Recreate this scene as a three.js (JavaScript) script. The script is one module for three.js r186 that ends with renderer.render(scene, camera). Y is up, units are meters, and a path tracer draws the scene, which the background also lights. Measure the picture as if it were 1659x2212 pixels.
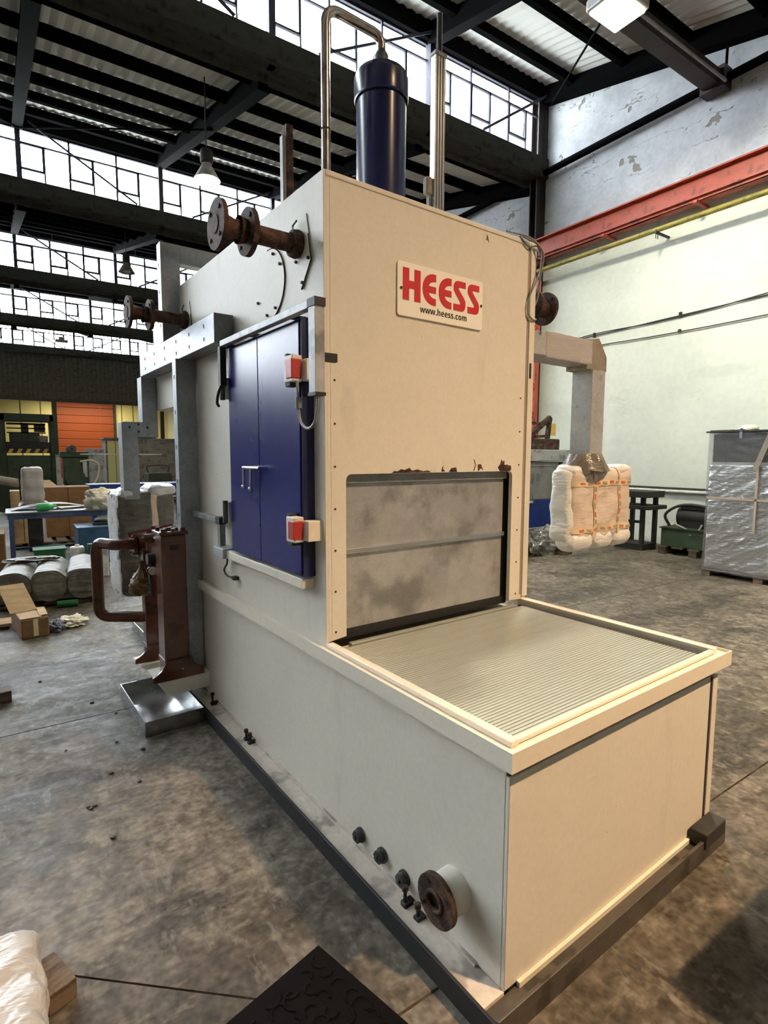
import * as THREE from 'three';
import { RoundedBoxGeometry } from 'three/addons/geometries/RoundedBoxGeometry.js';
import { mergeGeometries, toCreasedNormals } from 'three/addons/utils/BufferGeometryUtils.js';
import { ImprovedNoise } from 'three/addons/math/ImprovedNoise.js';
import { FontLoader } from 'three/addons/loaders/FontLoader.js';
import { TextGeometry } from 'three/addons/geometries/TextGeometry.js';
import { RectAreaLightUniformsLib } from 'three/addons/lights/RectAreaLightUniformsLib.js';

// ---------------------------------------------------------------- camera, sky, exposure
const scene = new THREE.Scene();
const camera = new THREE.PerspectiveCamera(85.4844, 1659 / 2212, 0.05, 200);
camera.position.set(-1.0441, 1.5116, 0.9529);
camera.rotation.order = 'YXZ';
camera.rotation.set(-0.1006, -0.5937, 0.0033);
RectAreaLightUniformsLib.init();
const renderer = new THREE.WebGLRenderer();
renderer.shadowMap.enabled = true;
renderer.toneMapping = THREE.LinearToneMapping;
renderer.toneMappingExposure = 1.25;
const SKY = 24;
scene.background = new THREE.Color().setRGB(0.93 * SKY, 0.98 * SKY, 1.05 * SKY);   // bright overcast sky
const LAMPS = {                                                                     // radiance of the lamps' glowing faces
  high_bay: { color: [1, 0.94, 0.74], power: 430 },
  front: { color: [1, 0.67, 0.39], power: 325 },
  wall: { color: [1, 0.93, 0.68], power: 520 },
  far: { color: [1, 0.88, 0.58], power: 230 },
};

// ---------------------------------------------------------------- helpers
const MR = 0.041887902;                          // the machine stands a little askew in the hall
const CM = Math.cos(MR), SM = Math.sin(MR);
const toHall = (x, y, z) => [x * CM + z * SM, y, -x * SM + z * CM];
const used = {};
const numbered = (n) => { const k = used[n] = (used[n] ?? -1) + 1; return k ? n + '_' + String(k).padStart(3, '0') : n; };
let seed = 7;
const rnd = () => { seed = (seed * 16807) % 2147483647; return (seed & 0xffffff) / 0xffffff; };
const IN = new ImprovedNoise();
const R = (d) => d * Math.PI / 180;

function prep(g) {
  if (g.index) g = g.toNonIndexed();
  for (const k of Object.keys(g.attributes)) if (!['position', 'normal', 'uv'].includes(k)) g.deleteAttribute(k);
  return g;
}
function metreUV(g) {                            // texture coordinates in metres, by the way each face points
  g = prep(g);
  const p = g.attributes.position, n = p.count, uv = new Float32Array(n * 2);
  const a = new THREE.Vector3(), b = new THREE.Vector3(), c = new THREE.Vector3();
  for (let i = 0; i < n; i += 3) {
    a.fromBufferAttribute(p, i); b.fromBufferAttribute(p, i + 1); c.fromBufferAttribute(p, i + 2);
    const f = b.clone().sub(a).cross(c.clone().sub(a));
    const ax = Math.abs(f.x), ay = Math.abs(f.y), az = Math.abs(f.z);
    for (let k = 0; k < 3; k++) {
      const x = p.getX(i + k), y = p.getY(i + k), z = p.getZ(i + k);
      const [u, v] = ay >= ax && ay >= az ? [x, z] : ax >= az ? [z, y] : [x, y];
      uv[(i + k) * 2] = u; uv[(i + k) * 2 + 1] = v;
    }
  }
  g.setAttribute('uv', new THREE.BufferAttribute(uv, 2));
  return g;
}
// geometry makers
const bx = (x0, x1, y0, y1, z0, z1, r = 0) => {
  const w = Math.abs(x1 - x0), h = Math.abs(y1 - y0), d = Math.abs(z1 - z0);
  const g = r > 0 ? new RoundedBoxGeometry(w, h, d, 2, Math.min(r, w / 2.01, h / 2.01, d / 2.01)) : new THREE.BoxGeometry(w, h, d);
  return g.translate((x0 + x1) / 2, (y0 + y1) / 2, (z0 + z1) / 2);
};
const V = (a) => new THREE.Vector3(...a);
function bar(a, b, w, h = w, round = 0) {        // a straight member of rectangular or round section from a to b
  a = V(a); b = V(b);
  const L = a.distanceTo(b);
  const g = round ? new THREE.CylinderGeometry(w, w, L, round) : new THREE.BoxGeometry(w, L, h);
  const q = new THREE.Quaternion();
  const d = b.clone().sub(a).normalize(), up = Math.abs(d.y) > 0.9 ? new THREE.Vector3(0, 0, 1) : new THREE.Vector3(0, 1, 0);
  const x = new THREE.Vector3().crossVectors(d, up).normalize(), z = new THREE.Vector3().crossVectors(x, d);
  q.setFromRotationMatrix(new THREE.Matrix4().makeBasis(x, d, z));
  return g.applyQuaternion(q).translate((a.x + b.x) / 2, (a.y + b.y) / 2, (a.z + b.z) / 2);
}
const rod = (a, b, r, n = 12) => bar(a, b, r, r, n);
function tube(pts, r, n = 40, s = 10, tension = 0.5, closed = false) {
  return new THREE.TubeGeometry(new THREE.CatmullRomCurve3(pts.map(V), closed, 'catmullrom', tension), n, r, s, closed);
}
function bentPipe(pts, r, bend, s = 14) {        // straight runs joined by round elbows
  const P = pts.map(V), path = new THREE.CurvePath();
  let from = P[0];
  for (let i = 1; i < P.length - 1; i++) {
    const d0 = P[i].clone().sub(P[i - 1]), d1 = P[i + 1].clone().sub(P[i]);
    const k = Math.min(bend, d0.length() * 0.49, d1.length() * 0.49);
    const a = P[i].clone().sub(d0.normalize().multiplyScalar(k)), b = P[i].clone().add(d1.normalize().multiplyScalar(k));
    path.add(new THREE.LineCurve3(from, a)); path.add(new THREE.QuadraticBezierCurve3(a, P[i], b)); from = b;
  }
  path.add(new THREE.LineCurve3(from, P[P.length - 1]));
  const g = [new THREE.TubeGeometry(path, 16 * P.length, r, s)];
  return g[0];
}
const disc = (c, axis, r, t, n = 28, r2 = r) => {   // a flange: centre, axis letter, radius, thickness
  const g = new THREE.CylinderGeometry(r, r2, t, n);
  if (axis === 'x') g.rotateZ(Math.PI / 2); if (axis === 'z') g.rotateX(Math.PI / 2);
  return g.translate(...c);
};
const lathe = (prof, c, n = 32) => new THREE.LatheGeometry(prof.map(([r, y]) => new THREE.Vector2(r, y)), n).translate(...c);
function prism(pts, depth, bevel = 0) {          // outline in x,y pushed along +z
  const s = new THREE.Shape(); pts.forEach(([x, y], i) => i ? s.lineTo(x, y) : s.moveTo(x, y)); s.closePath();
  return new THREE.ExtrudeGeometry(s, { depth, bevelEnabled: bevel > 0, bevelSize: bevel, bevelThickness: bevel, bevelSegments: 2, curveSegments: 8 });
}
function lumpy(g, amp, freq, off = 0, flatBelow = null) {
  const p = g.attributes.position, v = new THREE.Vector3();
  for (let i = 0; i < p.count; i++) {
    v.fromBufferAttribute(p, i);
    const n = (k) => IN.noise(v.x * freq + off + k * 9.1, v.y * freq + k * 3.3, v.z * freq - k * 5.7) + 0.5 * IN.noise(v.x * freq * 2.1 + k, v.y * freq * 2.1 + off, v.z * freq * 2.1 + k * 2);
    v.x += amp * n(1); v.y += amp * n(2); v.z += amp * n(3);
    if (flatBelow !== null && v.y < flatBelow) v.y = flatBelow;
    p.setXYZ(i, v.x, v.y, v.z);
  }
  g.computeVertexNormals();
  return g;
}
function crease(g, amp, fy, fz, tilt, off = 0) {   // taut film: long ridges running across each face
  const p = g.attributes.position, n = g.attributes.normal;
  for (let i = 0; i < p.count; i++) {
    const x = p.getX(i), y = p.getY(i), z = p.getZ(i), u = y + tilt * (z + x), v = z + x;
    const w = IN.noise(v * 1.3 + off, y * 1.1, off) * 0.6, k = (1 - 2 * Math.abs(IN.noise(u * fy + w * 3, v * fz, off))) * 0.6 + (1 - 2 * Math.abs(IN.noise(u * fy * 2.3 + 4, v * fz * 2 + w * 4, off + 3))) * 0.4;
    p.setXYZ(i, x + n.getX(i) * amp * k, y + n.getY(i) * amp * k, z + n.getZ(i) * amp * k);
  }
  g.computeVertexNormals();
  return g;
}
const dense = (x0, x1, y0, y1, z0, z1, r, seg) => {   // rounded block with enough faces to be creased
  const w = x1 - x0, h = y1 - y0, d = z1 - z0, g = new THREE.BoxGeometry(w, h, d, seg, seg, seg), p = g.attributes.position, v = new THREE.Vector3();
  for (let i = 0; i < p.count; i++) {
    v.fromBufferAttribute(p, i);
    const c = new THREE.Vector3(THREE.MathUtils.clamp(v.x, -w / 2 + r, w / 2 - r), THREE.MathUtils.clamp(v.y, -h / 2 + r, h / 2 - r), THREE.MathUtils.clamp(v.z, -d / 2 + r, d / 2 - r));
    const o = v.clone().sub(c); if (o.length() > 1e-6) { o.setLength(r); v.copy(c).add(o); p.setXYZ(i, v.x, v.y, v.z); }
  }
  g.computeVertexNormals();
  return g.translate((x0 + x1) / 2, (y0 + y1) / 2, (z0 + z1) / 2);
};
// scene graph
function add(name, geos, mat, parent, label) {   // one named mesh under its thing (or under the scene)
  let g = (Array.isArray(geos) ? geos : [geos]).map(metreUV);
  g = g.length > 1 ? mergeGeometries(g) : g[0];
  if (parent?.off) g.translate(-parent.off[0], -parent.off[1], -parent.off[2]);
  const m = new THREE.Mesh(g, mat);
  m.name = name; m.off = parent?.off;
  if (label) m.userData.label = label;
  if (parent) parent.add(m); else scene.add(m);
  return m;
}
function place(name, at, turn, ud, machine) {
  const o = new THREE.Group();
  o.name = numbered(name); scene.add(o); o.off = at;
  o.position.set(...(machine ? toHall(...at) : at)); o.rotation.y = (machine ? MR : 0) + turn;
  o.userData = ud;
  return o;
}
const ud = (label, category, group) => group ? { label, category, group } : { label, category };
const thing = (name, label, category, at, group, turn = 0) => place(name, at, turn, ud(label, category, group), false);
const mthing = (name, label, category, at, group, turn = 0) => place(name, at, turn, ud(label, category, group), true);   // in the machine's own axes
const struct = (name) => { const o = new THREE.Group(); o.name = name; o.userData.kind = 'structure'; scene.add(o); return o; };
const sub = (name, parent) => { const o = new THREE.Group(); o.name = name; o.off = parent.off; parent.add(o); return o; };

// ---------------------------------------------------------------- textures
function lattice(period, sd) { const a = new Float32Array(period * period); let s = sd * 7919 + 13; for (let i = 0; i < a.length; i++) { s = (s * 16807 + 11) % 2147483647; a[i] = (s & 0xffff) / 0xffff; } return a; }
function vnoise(L, P, x, y) {
  const xi = Math.floor(x), yi = Math.floor(y), fx = x - xi, fy = y - yi, sx = fx * fx * (3 - 2 * fx), sy = fy * fy * (3 - 2 * fy);
  const at = (i, j) => L[(((j % P) + P) % P) * P + ((i % P) + P) % P];
  const a = at(xi, yi), b = at(xi + 1, yi), c = at(xi, yi + 1), d = at(xi + 1, yi + 1);
  return a + (b - a) * sx + (c - a) * sy + (a - b - c + d) * sx * sy;
}
function field(size, p0, oct, sd, gain = 0.5, ax = 1, ay = 1) {   // tiling fractal noise, 0..1
  const out = new Float32Array(size * size); let amp = 1, tot = 0, P = p0;
  for (let o = 0; o < oct; o++) {
    const px = P * ax, py = P * ay, Q = Math.max(px, py), L = lattice(Q, sd + o * 31);
    for (let j = 0; j < size; j++) for (let i = 0; i < size; i++) {
      const x = i / size * px, y = j / size * py, xi = Math.floor(x), yi = Math.floor(y), fx = x - xi, fy = y - yi, sx = fx * fx * (3 - 2 * fx), sy = fy * fy * (3 - 2 * fy);
      const x1 = (xi + 1) % px, y1 = (yi + 1) % py;
      const a = L[yi * Q + xi], b = L[yi * Q + x1], c = L[y1 * Q + xi], d = L[y1 * Q + x1];
      out[j * size + i] += amp * (a + (b - a) * sx + (c - a) * sy + (a - b - c + d) * sx * sy);
    }
    tot += amp; amp *= gain; P *= 2;
  }
  for (let i = 0; i < out.length; i++) out[i] /= tot;
  return out;
}
function tex(size, metres, fn, srgb = true) {
  const d = new Uint8Array(size * size * 4);
  for (let i = 0; i < size * size; i++) {
    const c = fn(i, i % size, Math.floor(i / size));
    d[i * 4] = c[0]; d[i * 4 + 1] = c[1]; d[i * 4 + 2] = c[2]; d[i * 4 + 3] = 255;
  }
  const t = new THREE.DataTexture(d, size, size);
  t.wrapS = t.wrapT = THREE.RepeatWrapping; t.magFilter = THREE.LinearFilter; t.minFilter = THREE.LinearMipmapLinearFilter; t.generateMipmaps = true;
  t.repeat.set(1 / metres, 1 / metres);
  if (srgb) t.colorSpace = THREE.SRGBColorSpace;
  t.needsUpdate = true;
  return t;
}
const cl = (v) => Math.max(0, Math.min(255, v));
const grey = (v) => { v = cl(v); return [v, v, v]; };
const sm = (a, b, x) => { x = Math.max(0, Math.min(1, (x - a) / (b - a))); return x * x * (3 - 2 * x); };
const mixc = (a, b, t) => [cl(a[0] + (b[0] - a[0]) * t), cl(a[1] + (b[1] - a[1]) * t), cl(a[2] + (b[2] - a[2]) * t)];

// concrete floor
const F1 = field(1024, 3, 7, 1, 0.6), F2 = field(1024, 9, 6, 5, 0.62), F3 = field(1024, 64, 3, 9, 0.6), F4 = field(1024, 5, 6, 14, 0.55, 1, 2);
const F6 = field(1024, 34, 5, 23, 0.62, 1, 3), F5 = field(1024, 170, 2, 19, 0.6), F7 = field(1024, 22, 5, 29, 0.66, 3, 1);
const concreteAt = (i) => {
  const a = F1[i], b = F2[i], c = F3[i], d = F4[i], e = F6[i], f = F7[i];
  let col = mixc([78, 72, 62], [108, 101, 90], sm(0.34, 0.66, a * 0.45 + b * 0.3 + c * 0.25));
  col = mixc(col, [52, 48, 41], 0.6 * sm(0.54, 0.68, d));
  col = mixc(col, [130, 124, 112], 0.5 * sm(0.53, 0.66, e * 0.7 + a * 0.3));
  col = mixc(col, [46, 42, 36], 0.6 * sm(0.55, 0.67, f * 0.65 + d * 0.35));
  col = mixc(col, [136, 130, 118], 0.5 * sm(0.6, 0.7, f));
  const g = (c - 0.5) * 34 + (F5[i] - 0.5) * 40;
  return [cl(col[0] + g), cl(col[1] + g), cl(col[2] + g)];
};
const T = {};
T.floor = tex(1024, 3.1, concreteAt);
T.floorR = tex(1024, 3.1, (i) => grey(158 + 90 * (F2[i] - 0.45) + 110 * (F6[i] - 0.5)), false);
T.floorB = tex(1024, 3.1, (i) => grey(128 + 90 * (F2[i] - 0.5) + 150 * (F6[i] - 0.5) + 130 * (F7[i] - 0.5)), false);
// whitewashed plaster: cracks, blisters and lost patches
const W1 = field(1024, 4, 6, 21, 0.55), W2 = field(1024, 10, 5, 27, 0.6), W3 = field(1024, 90, 2, 33), W4 = field(1024, 3, 5, 37, 0.6, 1, 4);
T.plaster = tex(1024, 4.2, (i) => {
  let c = mixc([166, 169, 173], [196, 199, 203], sm(0.3, 0.66, W1[i] * 0.6 + W2[i] * 0.4));
  const crack = Math.abs(W4[i] - 0.5) < 0.006 && W2[i] > 0.5 ? 0.75 : 0;
  c = mixc(c, [110, 108, 104], crack);
  c = mixc(c, [118, 110, 100], 0.7 * sm(0.735, 0.745, W2[i]));
  const g = (W3[i] - 0.5) * 16; return [cl(c[0] + g), cl(c[1] + g), cl(c[2] + g)];
});
T.plasterB = tex(1024, 4.2, (i) => grey(128 + 150 * (W1[i] - 0.5) + 90 * (W2[i] - 0.5) - 120 * sm(0.735, 0.745, W2[i])), false);
T.limewash = tex(1024, 5.3, (i) => { const c = mixc([206, 211, 199], [218, 222, 210], sm(0.3, 0.7, W1[i])), g = (W3[i] - 0.5) * 10; return mixc([c[0] + g, c[1] + g, c[2] + g], [186, 190, 178], 0.25 * sm(0.64, 0.76, W4[i])); });
// sheet-metal paint with small specks and a few smears
const P1 = field(1024, 6, 6, 41, 0.6), P2 = field(1024, 140, 2, 47), P3 = field(1024, 4, 5, 53, 0.55, 4, 1);
T.paint = tex(1024, 1.7, (i) => { const v = 240 + 9 * (P1[i] - 0.5) + 8 * (P2[i] - 0.5) - 7 * sm(0.63, 0.78, P3[i]) - 40 * sm(0.86, 0.9, P2[i]) * sm(0.55, 0.65, P1[i]); return [cl(v), cl(v - 1), cl(v - 4)]; });
T.peel = tex(512, 0.25, (i) => grey(128 + 120 * (P2[i] - 0.5) + 60 * (P1[i] - 0.5)), false);
// old door paint: chalky run-down streaks
T.door = tex(1024, 1.15, (i) => mixc([12, 18, 92], [30, 37, 108], 0.5 * sm(0.3, 0.75, P1[i])));
// heat-stained steel plate
T.steel = tex(1024, 0.9, (i) => { let c = mixc([158, 158, 158], [176, 176, 176], sm(0.3, 0.7, P1[i])); c = mixc(c, [104, 104, 102], 0.6 * sm(0.5, 0.72, W1[i])); const g = (P2[i] - 0.5) * 12; return [cl(c[0] + g), cl(c[1] + g), cl(c[2] + g)]; });
// galvanised sheet with spangle
const S1 = field(512, 40, 2, 61), S2 = field(512, 8, 4, 67);
T.zinc = tex(512, 0.55, (i) => { const v = 146 + 18 * (S1[i] - 0.5) + 22 * (S2[i] - 0.5); return [cl(v - 3), cl(v), cl(v + 3)]; });
// rust
const U1 = field(512, 8, 6, 71, 0.65), U2 = field(512, 60, 2, 77);
T.rust = tex(512, 0.35, (i) => { const c = mixc([44, 31, 25], [92, 66, 53], sm(0.3, 0.72, U1[i])); const g = (U2[i] - 0.5) * 44; return [cl(c[0] + g), cl(c[1] + g * 0.8), cl(c[2] + g * 0.7)]; });
T.rustB = tex(512, 0.35, (i) => grey(128 + 200 * (U1[i] - 0.5) + 120 * (U2[i] - 0.5)), false);
// grime for plain painted things, fabric and card
T.grime = tex(512, 0.8, (i) => grey(226 + 60 * (U1[i] - 0.5) + 22 * (U2[i] - 0.5) - 46 * sm(0.56, 0.7, S2[i])));
const C1 = field(512, 3, 5, 83, 0.6, 1, 6);
T.card = tex(512, 0.6, (i) => mixc([196, 178, 150], [226, 210, 184], sm(0.3, 0.7, C1[i] * 0.6 + U1[i] * 0.4)));
T.wood = tex(512, 0.5, (i, x, y) => mixc([66, 55, 44], [112, 95, 76], sm(0.3, 0.7, C1[i] * 0.8 + U2[i] * 0.2)));
// creased stretch film
const K1 = field(1024, 3, 6, 91, 0.62, 1, 5), K2 = field(1024, 5, 5, 97, 0.6, 3, 1);
T.film = tex(1024, 1.1, (i) => grey(255 * (0.5 + 1.1 * (Math.abs(K1[i] - 0.5) * 2 - 0.25)) * 0.6 + 110 * K2[i]), false);
T.filmC = tex(1024, 1.1, (i) => grey(168 + 190 * (Math.abs(K1[i] - 0.5)) + 120 * (K2[i] - 0.5)));
T.bubble = tex(256, 0.12, (i, x, y) => { const u = (x % 32) / 32 - 0.5, v = (y % 32) / 32 - 0.5; return grey(70 + 185 * Math.sqrt(Math.max(0, 1 - (u * u + v * v) * 4.6))); }, false);

// ---------------------------------------------------------------- materials
const lin = (r, g, b) => new THREE.Color().setRGB(r, g, b);
const M = {};
const std = (o) => new THREE.MeshStandardMaterial(o);
const dirty = (hex, rough = 0.5, metal = 0) => std({ color: hex, roughness: rough, metalness: metal, map: T.grime });
M.floor = new THREE.MeshPhysicalMaterial({ color: lin(1.0, 1.0, 1.0), map: T.floor, roughness: 1, roughnessMap: T.floorR, bumpMap: T.floorB, bumpScale: 0.0022, specularIntensity: 0.6 });
M.joint = std({ color: lin(0.02, 0.018, 0.016), roughness: 0.95 });
M.plaster = std({ color: 0xffffff, map: T.plaster, roughness: 0.92, bumpMap: T.plasterB, bumpScale: 0.018 });
M.limewash = std({ color: 0xffffff, map: T.limewash, roughness: 0.9, bumpMap: T.plasterB, bumpScale: 0.006 });
M.cream = new THREE.MeshPhysicalMaterial({ color: lin(0.77, 0.73, 0.645), map: T.paint, roughness: 0.5, specularIntensity: 0.5, bumpMap: T.peel, bumpScale: 0.0003 });
M.creamLip = std({ color: lin(0.84, 0.78, 0.66), map: T.paint, roughness: 0.45 });
M.creamWorn = std({ color: lin(0.74, 0.66, 0.56), map: T.grime, roughness: 0.7, bumpMap: T.rustB, bumpScale: 0.001 });
M.door = new THREE.MeshPhysicalMaterial({ color: 0xffffff, map: T.door, roughness: 0.27, specularIntensity: 0.7 });
M.doorEdge = std({ color: lin(0.008, 0.012, 0.06), roughness: 0.4 });
M.blueCyl = std({ color: lin(0.006, 0.009, 0.05), roughness: 0.24, metalness: 0.0 });
M.shutter = std({ color: 0xffffff, map: T.steel, roughness: 0.45, metalness: 0.4 });
M.slat = std({ color: lin(0.44, 0.47, 0.43), roughness: 0.32, metalness: 0.55 });
M.slatB = std({ color: lin(0.41, 0.44, 0.40), roughness: 0.35, metalness: 0.55 });
M.zinc = std({ color: 0xffffff, map: T.zinc, roughness: 0.5, metalness: 0.8 });
M.zincDull = std({ color: lin(0.5, 0.5, 0.47), map: T.zinc, roughness: 0.5, metalness: 0.8 });
M.tray = std({ color: lin(0.52, 0.53, 0.53), roughness: 0.22, metalness: 0.95, map: T.grime });
M.rust = std({ color: 0xffffff, map: T.rust, roughness: 0.8, metalness: 0.2, bumpMap: T.rustB, bumpScale: 0.002 });
M.steelDark = std({ color: lin(0.018, 0.018, 0.019), roughness: 0.55, metalness: 0.1 });
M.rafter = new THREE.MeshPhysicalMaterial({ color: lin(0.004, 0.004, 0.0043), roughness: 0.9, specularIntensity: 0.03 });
M.beamBrown = std({ color: lin(0.022, 0.013, 0.010), roughness: 0.6, map: T.grime });
M.gutter = new THREE.MeshPhysicalMaterial({ color: lin(0.055, 0.054, 0.047), roughness: 0.85, map: T.grime, specularIntensity: 0.12 });
M.roof = std({ color: lin(0.72, 0.72, 0.68), roughness: 0.85 });
M.window = std({ color: lin(0.03, 0.03, 0.05), roughness: 0.8 });
M.glass = new THREE.MeshPhysicalMaterial({ color: lin(0.95, 0.98, 0.98), roughness: 0.02, transmission: 1, thickness: 0, ior: 1.5 });
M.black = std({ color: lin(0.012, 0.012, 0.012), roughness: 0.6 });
M.dark = std({ color: lin(0.03, 0.028, 0.026), roughness: 0.7, map: T.grime });
M.grey = dirty(0x8b8d8e, 0.5);
M.sheetGrey = dirty(0x4f4a47, 0.5);
M.lightGrey = dirty(0xb9bbbb, 0.45);
M.orange = dirty(0xb44a2c, 0.5);
M.orangeDoor = std({ color: 0x8a3a0a, roughness: 0.6 });
M.yellowPipe = dirty(0x9c9038, 0.45);
M.brownPaint = std({ color: lin(0.12, 0.035, 0.017), roughness: 0.2, map: T.grime });
M.redPaint = std({ color: lin(0.2, 0.02, 0.012), roughness: 0.22 });
M.chrome = std({ color: lin(0.62, 0.62, 0.62), roughness: 0.2, metalness: 1 });
M.copper = std({ color: lin(0.52, 0.46, 0.41), roughness: 0.24, metalness: 1, map: T.grime });
M.alu = std({ color: lin(0.62, 0.62, 0.61), roughness: 0.25, metalness: 1 });
M.white = dirty(0xe4e3de, 0.6);
M.switchWhite = std({ color: lin(0.66, 0.62, 0.55), roughness: 0.5 });
M.red = std({ color: lin(0.42, 0.035, 0.025), roughness: 0.45 });
M.letterRed = std({ color: lin(0.55, 0.022, 0.02), roughness: 0.35 });
M.signWhite = std({ color: lin(0.86, 0.83, 0.74), roughness: 0.3 });
M.concretePost = dirty(0x6f6a64, 0.8);
M.boltDark = std({ color: lin(0.07, 0.075, 0.075), roughness: 0.5, metalness: 0.4, map: T.grime });
M.rubber = new THREE.MeshPhysicalMaterial({ color: lin(0.016, 0.011, 0.010), roughness: 0.8, map: T.rust, specularIntensity: 0.25 });
M.film = std({ color: lin(0.5, 0.51, 0.52), map: T.filmC, roughness: 0.2, metalness: 0.45, bumpMap: T.film, bumpScale: 0.03 });
M.filmCrate = std({ color: lin(0.58, 0.59, 0.61), roughness: 0.2, metalness: 0.7, bumpMap: T.film, bumpScale: 0.008 });
M.filmDirty = new THREE.MeshPhysicalMaterial({ color: lin(0.27, 0.255, 0.215), roughness: 0.4, transmission: 0.55, thickness: 0, specularIntensity: 0.4, bumpMap: T.film, bumpScale: 0.01 });
M.filmClear = new THREE.MeshPhysicalMaterial({ color: lin(0.8, 0.8, 0.78), roughness: 0.16, transmission: 0.93, thickness: 0, bumpMap: T.film, bumpScale: 0.008 });
M.bubble = std({ color: lin(0.72, 0.72, 0.71), roughness: 0.3, bumpMap: T.film, bumpScale: 0.01 });
M.bundle = std({ color: lin(0.5, 0.49, 0.47), roughness: 0.3, bumpMap: T.film, bumpScale: 0.012 });
M.bubbleTan = std({ color: lin(0.66, 0.55, 0.46), roughness: 0.28, bumpMap: T.film, bumpScale: 0.008 });
M.armWrap = std({ color: lin(0.42, 0.39, 0.37), roughness: 0.25, bumpMap: T.film, bumpScale: 0.006 });
M.tape = std({ color: lin(0.72, 0.56, 0.36), roughness: 0.3 });
M.tapeDull = std({ color: lin(0.42, 0.34, 0.25), roughness: 0.35 });
M.tapePrint = std({ color: lin(0.62, 0.14, 0.05), roughness: 0.35 });
M.tapeGrey = std({ color: lin(0.36, 0.3, 0.2), roughness: 0.35 });
M.card = std({ color: lin(0.30, 0.19, 0.10), map: T.card, roughness: 0.85 });
M.cardLight = std({ color: lin(0.66, 0.52, 0.36), map: T.card, roughness: 0.8 });
M.wood = std({ color: 0xffffff, map: T.wood, roughness: 0.85 });
M.cloth = std({ color: lin(0.74, 0.68, 0.54), roughness: 0.95 });
M.clothBlue = std({ color: lin(0.2, 0.21, 0.27), roughness: 0.95 });
M.greenMachine = dirty(0x3d5236, 0.5);
M.greenDark = dirty(0x2c3b28, 0.55);
M.greenBottle = std({ color: lin(0.05, 0.42, 0.13), roughness: 0.3 });
M.greenDeep = std({ color: lin(0.02, 0.12, 0.035), roughness: 0.4 });
M.blueBench = dirty(0x465a86, 0.5);
M.blueTank = dirty(0x24527c, 0.5);
M.blueDeep = dirty(0x123488, 0.45);
M.yellowWall = std({ color: 0xe2d89a, roughness: 0.85 });
M.corrugated = std({ color: lin(0.075, 0.07, 0.05), roughness: 0.75, map: T.grime });
M.yellow = std({ color: lin(0.62, 0.42, 0.08), roughness: 0.5 });
M.tan = dirty(0x9d9384, 0.8);
M.lampBody = std({ color: lin(0.55, 0.55, 0.53), roughness: 0.4, metalness: 0.4 });
M.wrapBrown = std({ color: lin(0.24, 0.21, 0.165), map: T.filmC, roughness: 0.28, bumpMap: T.film, bumpScale: 0.02 });
const glow = (c, k) => std({ color: 0x000000, emissive: lin(...c), emissiveIntensity: k, roughness: 1 });

// ================================================================ THE HALL
const XR = 8.3, X0 = -20.96, BAY = 2.92;
const POSTS = [0, 1, 2, 3, 4, 5, 6, 7, 8, 9, 10].map((k) => 8.24 - BAY * k);
const STRIPS = [6.65, -0.25, -7.14, -14.04, -21.0, -28.1, -35.75];   // the vertical glazing of each saw-tooth
const YB = 7.49, YT = 8.56, YRAIL = 8.26, YSASH = 7.73, YG = 7.08;

{ // floor: concrete slabs with open joints, one joint running askew
  const fl = struct('floor');
  add('bed', bx(X0 - 0.3, XR + 0.3, -0.32, -0.03, -40.2, 13.9), M.joint, fl);
  const slab = (pts) => add('slab', prism(pts.map(([x, z]) => [x, -z]), 0.03).rotateX(-Math.PI / 2).translate(0, -0.03, 0), M.floor, fl);
  const g = 0.004, zs = [13.6, 9.0, 4.6, 2.25, -0.15, -2.55, -4.95, -9.8, -14.7, -19.6, -24.5, -29.4, -34.3, -39.9], xs = [X0, -4.9, 5.2, XR];
  for (let j = 0; j < zs.length - 1; j++) for (let i = 0; i < 3; i++) {
    const a = xs[i] + g, b = xs[i + 1] - g, n = zs[j] - g, f = zs[j + 1] + g;
    if (j === 4 && i === 1) {                                  // split by the diagonal saw cut
      const at = (z) => -1.15 + (z + 0.93) * 0.62 / 0.54;
      slab([[a, n], [at(n) - 0.005, n], [at(f) - 0.005, f], [a, f]]);
      slab([[at(n) + 0.005, n], [b, n], [b, f], [at(f) + 0.005, f]]);
    } else slab([[a, n], [b, n], [b, f], [a, f]]);
  }
}
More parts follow.
